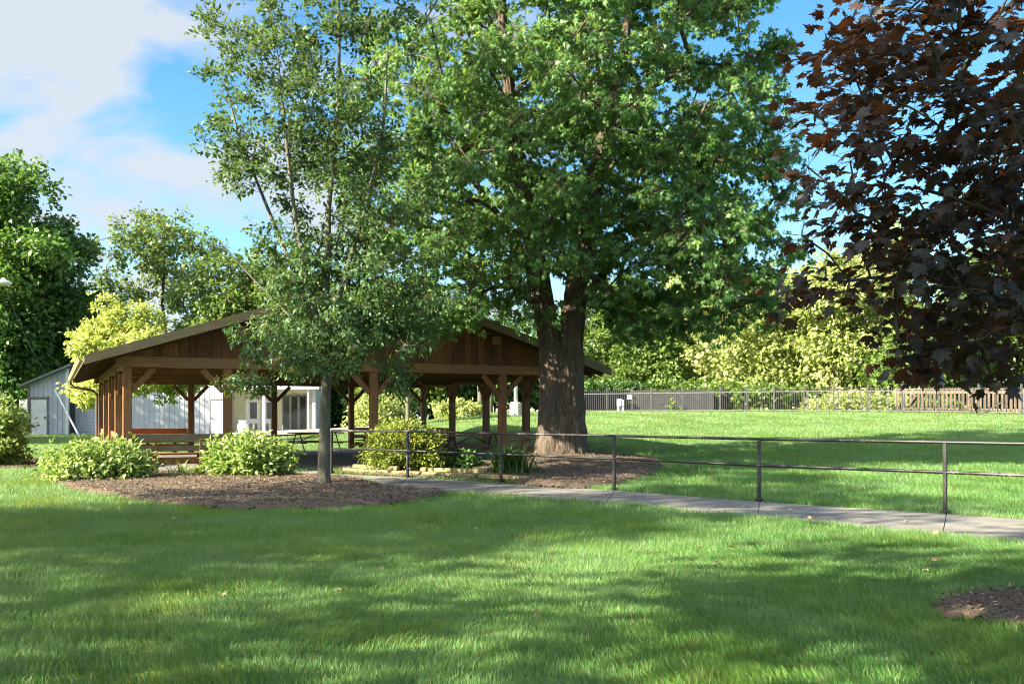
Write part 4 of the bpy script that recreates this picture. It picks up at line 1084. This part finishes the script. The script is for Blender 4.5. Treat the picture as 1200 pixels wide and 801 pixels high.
hs = nt.nodes.new('ShaderNodeHueSaturation'); hs.inputs['Saturation'].default_value = 1.3; hs.inputs['Hue'].default_value = .495; hs.inputs['Value'].default_value = .52
nt.links.new(sky.outputs[0], hs.inputs['Color'])
# clouds: noise on a plane above (direction / height)
tc = nt.nodes.new('ShaderNodeTexCoord'); sp = nt.nodes.new('ShaderNodeSeparateXYZ'); nt.links.new(tc.outputs['Generated'], sp.inputs[0])
zc = nd(nt, 'ShaderNodeMath', operation='MAXIMUM'); zc.inputs[1].default_value = .0; nt.links.new(sp.outputs[2], zc.inputs[0])
za = nd(nt, 'ShaderNodeMath', operation='ADD'); za.inputs[1].default_value = .22; nt.links.new(zc.outputs[0], za.inputs[0])
dx = nd(nt, 'ShaderNodeMath', operation='DIVIDE'); nt.links.new(sp.outputs[0], dx.inputs[0]); nt.links.new(za.outputs[0], dx.inputs[1])
dy = nd(nt, 'ShaderNodeMath', operation='DIVIDE'); nt.links.new(sp.outputs[1], dy.inputs[0]); nt.links.new(za.outputs[0], dy.inputs[1])
cb = nt.nodes.new('ShaderNodeCombineXYZ'); nt.links.new(dx.outputs[0], cb.inputs[0]); nt.links.new(dy.outputs[0], cb.inputs[1])
cn = nt.nodes.new('ShaderNodeTexNoise'); cn.inputs['Scale'].default_value = 2.9; cn.inputs['Detail'].default_value = 7; cn.inputs['Roughness'].default_value = .5; cn.inputs['Distortion'].default_value = .25
cm = nt.nodes.new('ShaderNodeMapping'); cm.inputs['Location'].default_value = (5.4, 2.2, 0); nt.links.new(cb.outputs[0], cm.inputs[0]); nt.links.new(cm.outputs[0], cn.inputs['Vector'])
# more cloud left (west), clear right; unseen cloud added behind the camera
gx = nd(nt, 'ShaderNodeMath', operation='MULTIPLY'); gx.inputs[1].default_value = -.42; nt.links.new(sp.outputs[0], gx.inputs[0])
gy = nd(nt, 'ShaderNodeMath', operation='MULTIPLY'); gy.inputs[1].default_value = -.22; nt.links.new(sp.outputs[1], gy.inputs[0])
gb = nd(nt, 'ShaderNodeMath', operation='ADD'); nt.links.new(gx.outputs[0], gb.inputs[0]); nt.links.new(gy.outputs[0], gb.inputs[1])
gc = nd(nt, 'ShaderNodeMath', operation='ADD'); nt.links.new(gb.outputs[0], gc.inputs[0]); gc.inputs[1].default_value = .17
ga = nd(nt, 'ShaderNodeMath', operation='ADD'); nt.links.new(cn.outputs[0], ga.inputs[0]); nt.links.new(gc.outputs[0], ga.inputs[1])
cr = ramp(nt, ga.outputs[0], [(.50, (0, 0, 0)), (.66, (.92, .92, .92))])
dt = nd(nt, 'ShaderNodeVectorMath', operation='DOT_PRODUCT'); nt.links.new(tc.outputs['Generated'], dt.inputs[0]); dt.inputs[1].default_value = tuple(sd)
mr = nd(nt, 'ShaderNodeMapRange'); nt.links.new(dt.outputs['Value'], mr.inputs[0]); mr.inputs[1].default_value = .3; mr.inputs[2].default_value = 1.0; mr.inputs[3].default_value = 1.45; mr.inputs[4].default_value = 6.5  # clouds out of view, towards the sun, brightened to fill the shade
cc = nd(nt, 'ShaderNodeVectorMath', operation='SCALE'); cc.inputs[0].default_value = (.93, 1.0, 1.08); nt.links.new(mr.outputs[0], cc.inputs['Scale'])
mx = mixc(nt, cr.outputs[0], hs.outputs[0], cc.outputs[0])
nt.links.new(mx, bg.inputs[0]); bg.inputs[1].default_value = .10; nt.links.new(bg.outputs[0], out.inputs[0])

vs = scene.view_settings; vs.view_transform = 'Standard'; vs.look = 'None'; vs.exposure = 2.5; vs.gamma = 1
scene.cycles.use_denoising = True; scene.cycles.denoiser = 'OPENIMAGEDENOISE'; scene.cycles.denoising_prefilter = 'ACCURATE'; scene.cycles.pixel_filter_type = 'BLACKMAN_HARRIS'; scene.cycles.filter_width = 1.05
scene.cycles.max_bounces = 8; scene.cycles.transparent_max_bounces = 8; scene.cycles.diffuse_bounces = 4; scene.cycles.caustics_reflective = False; scene.cycles.caustics_refractive = False
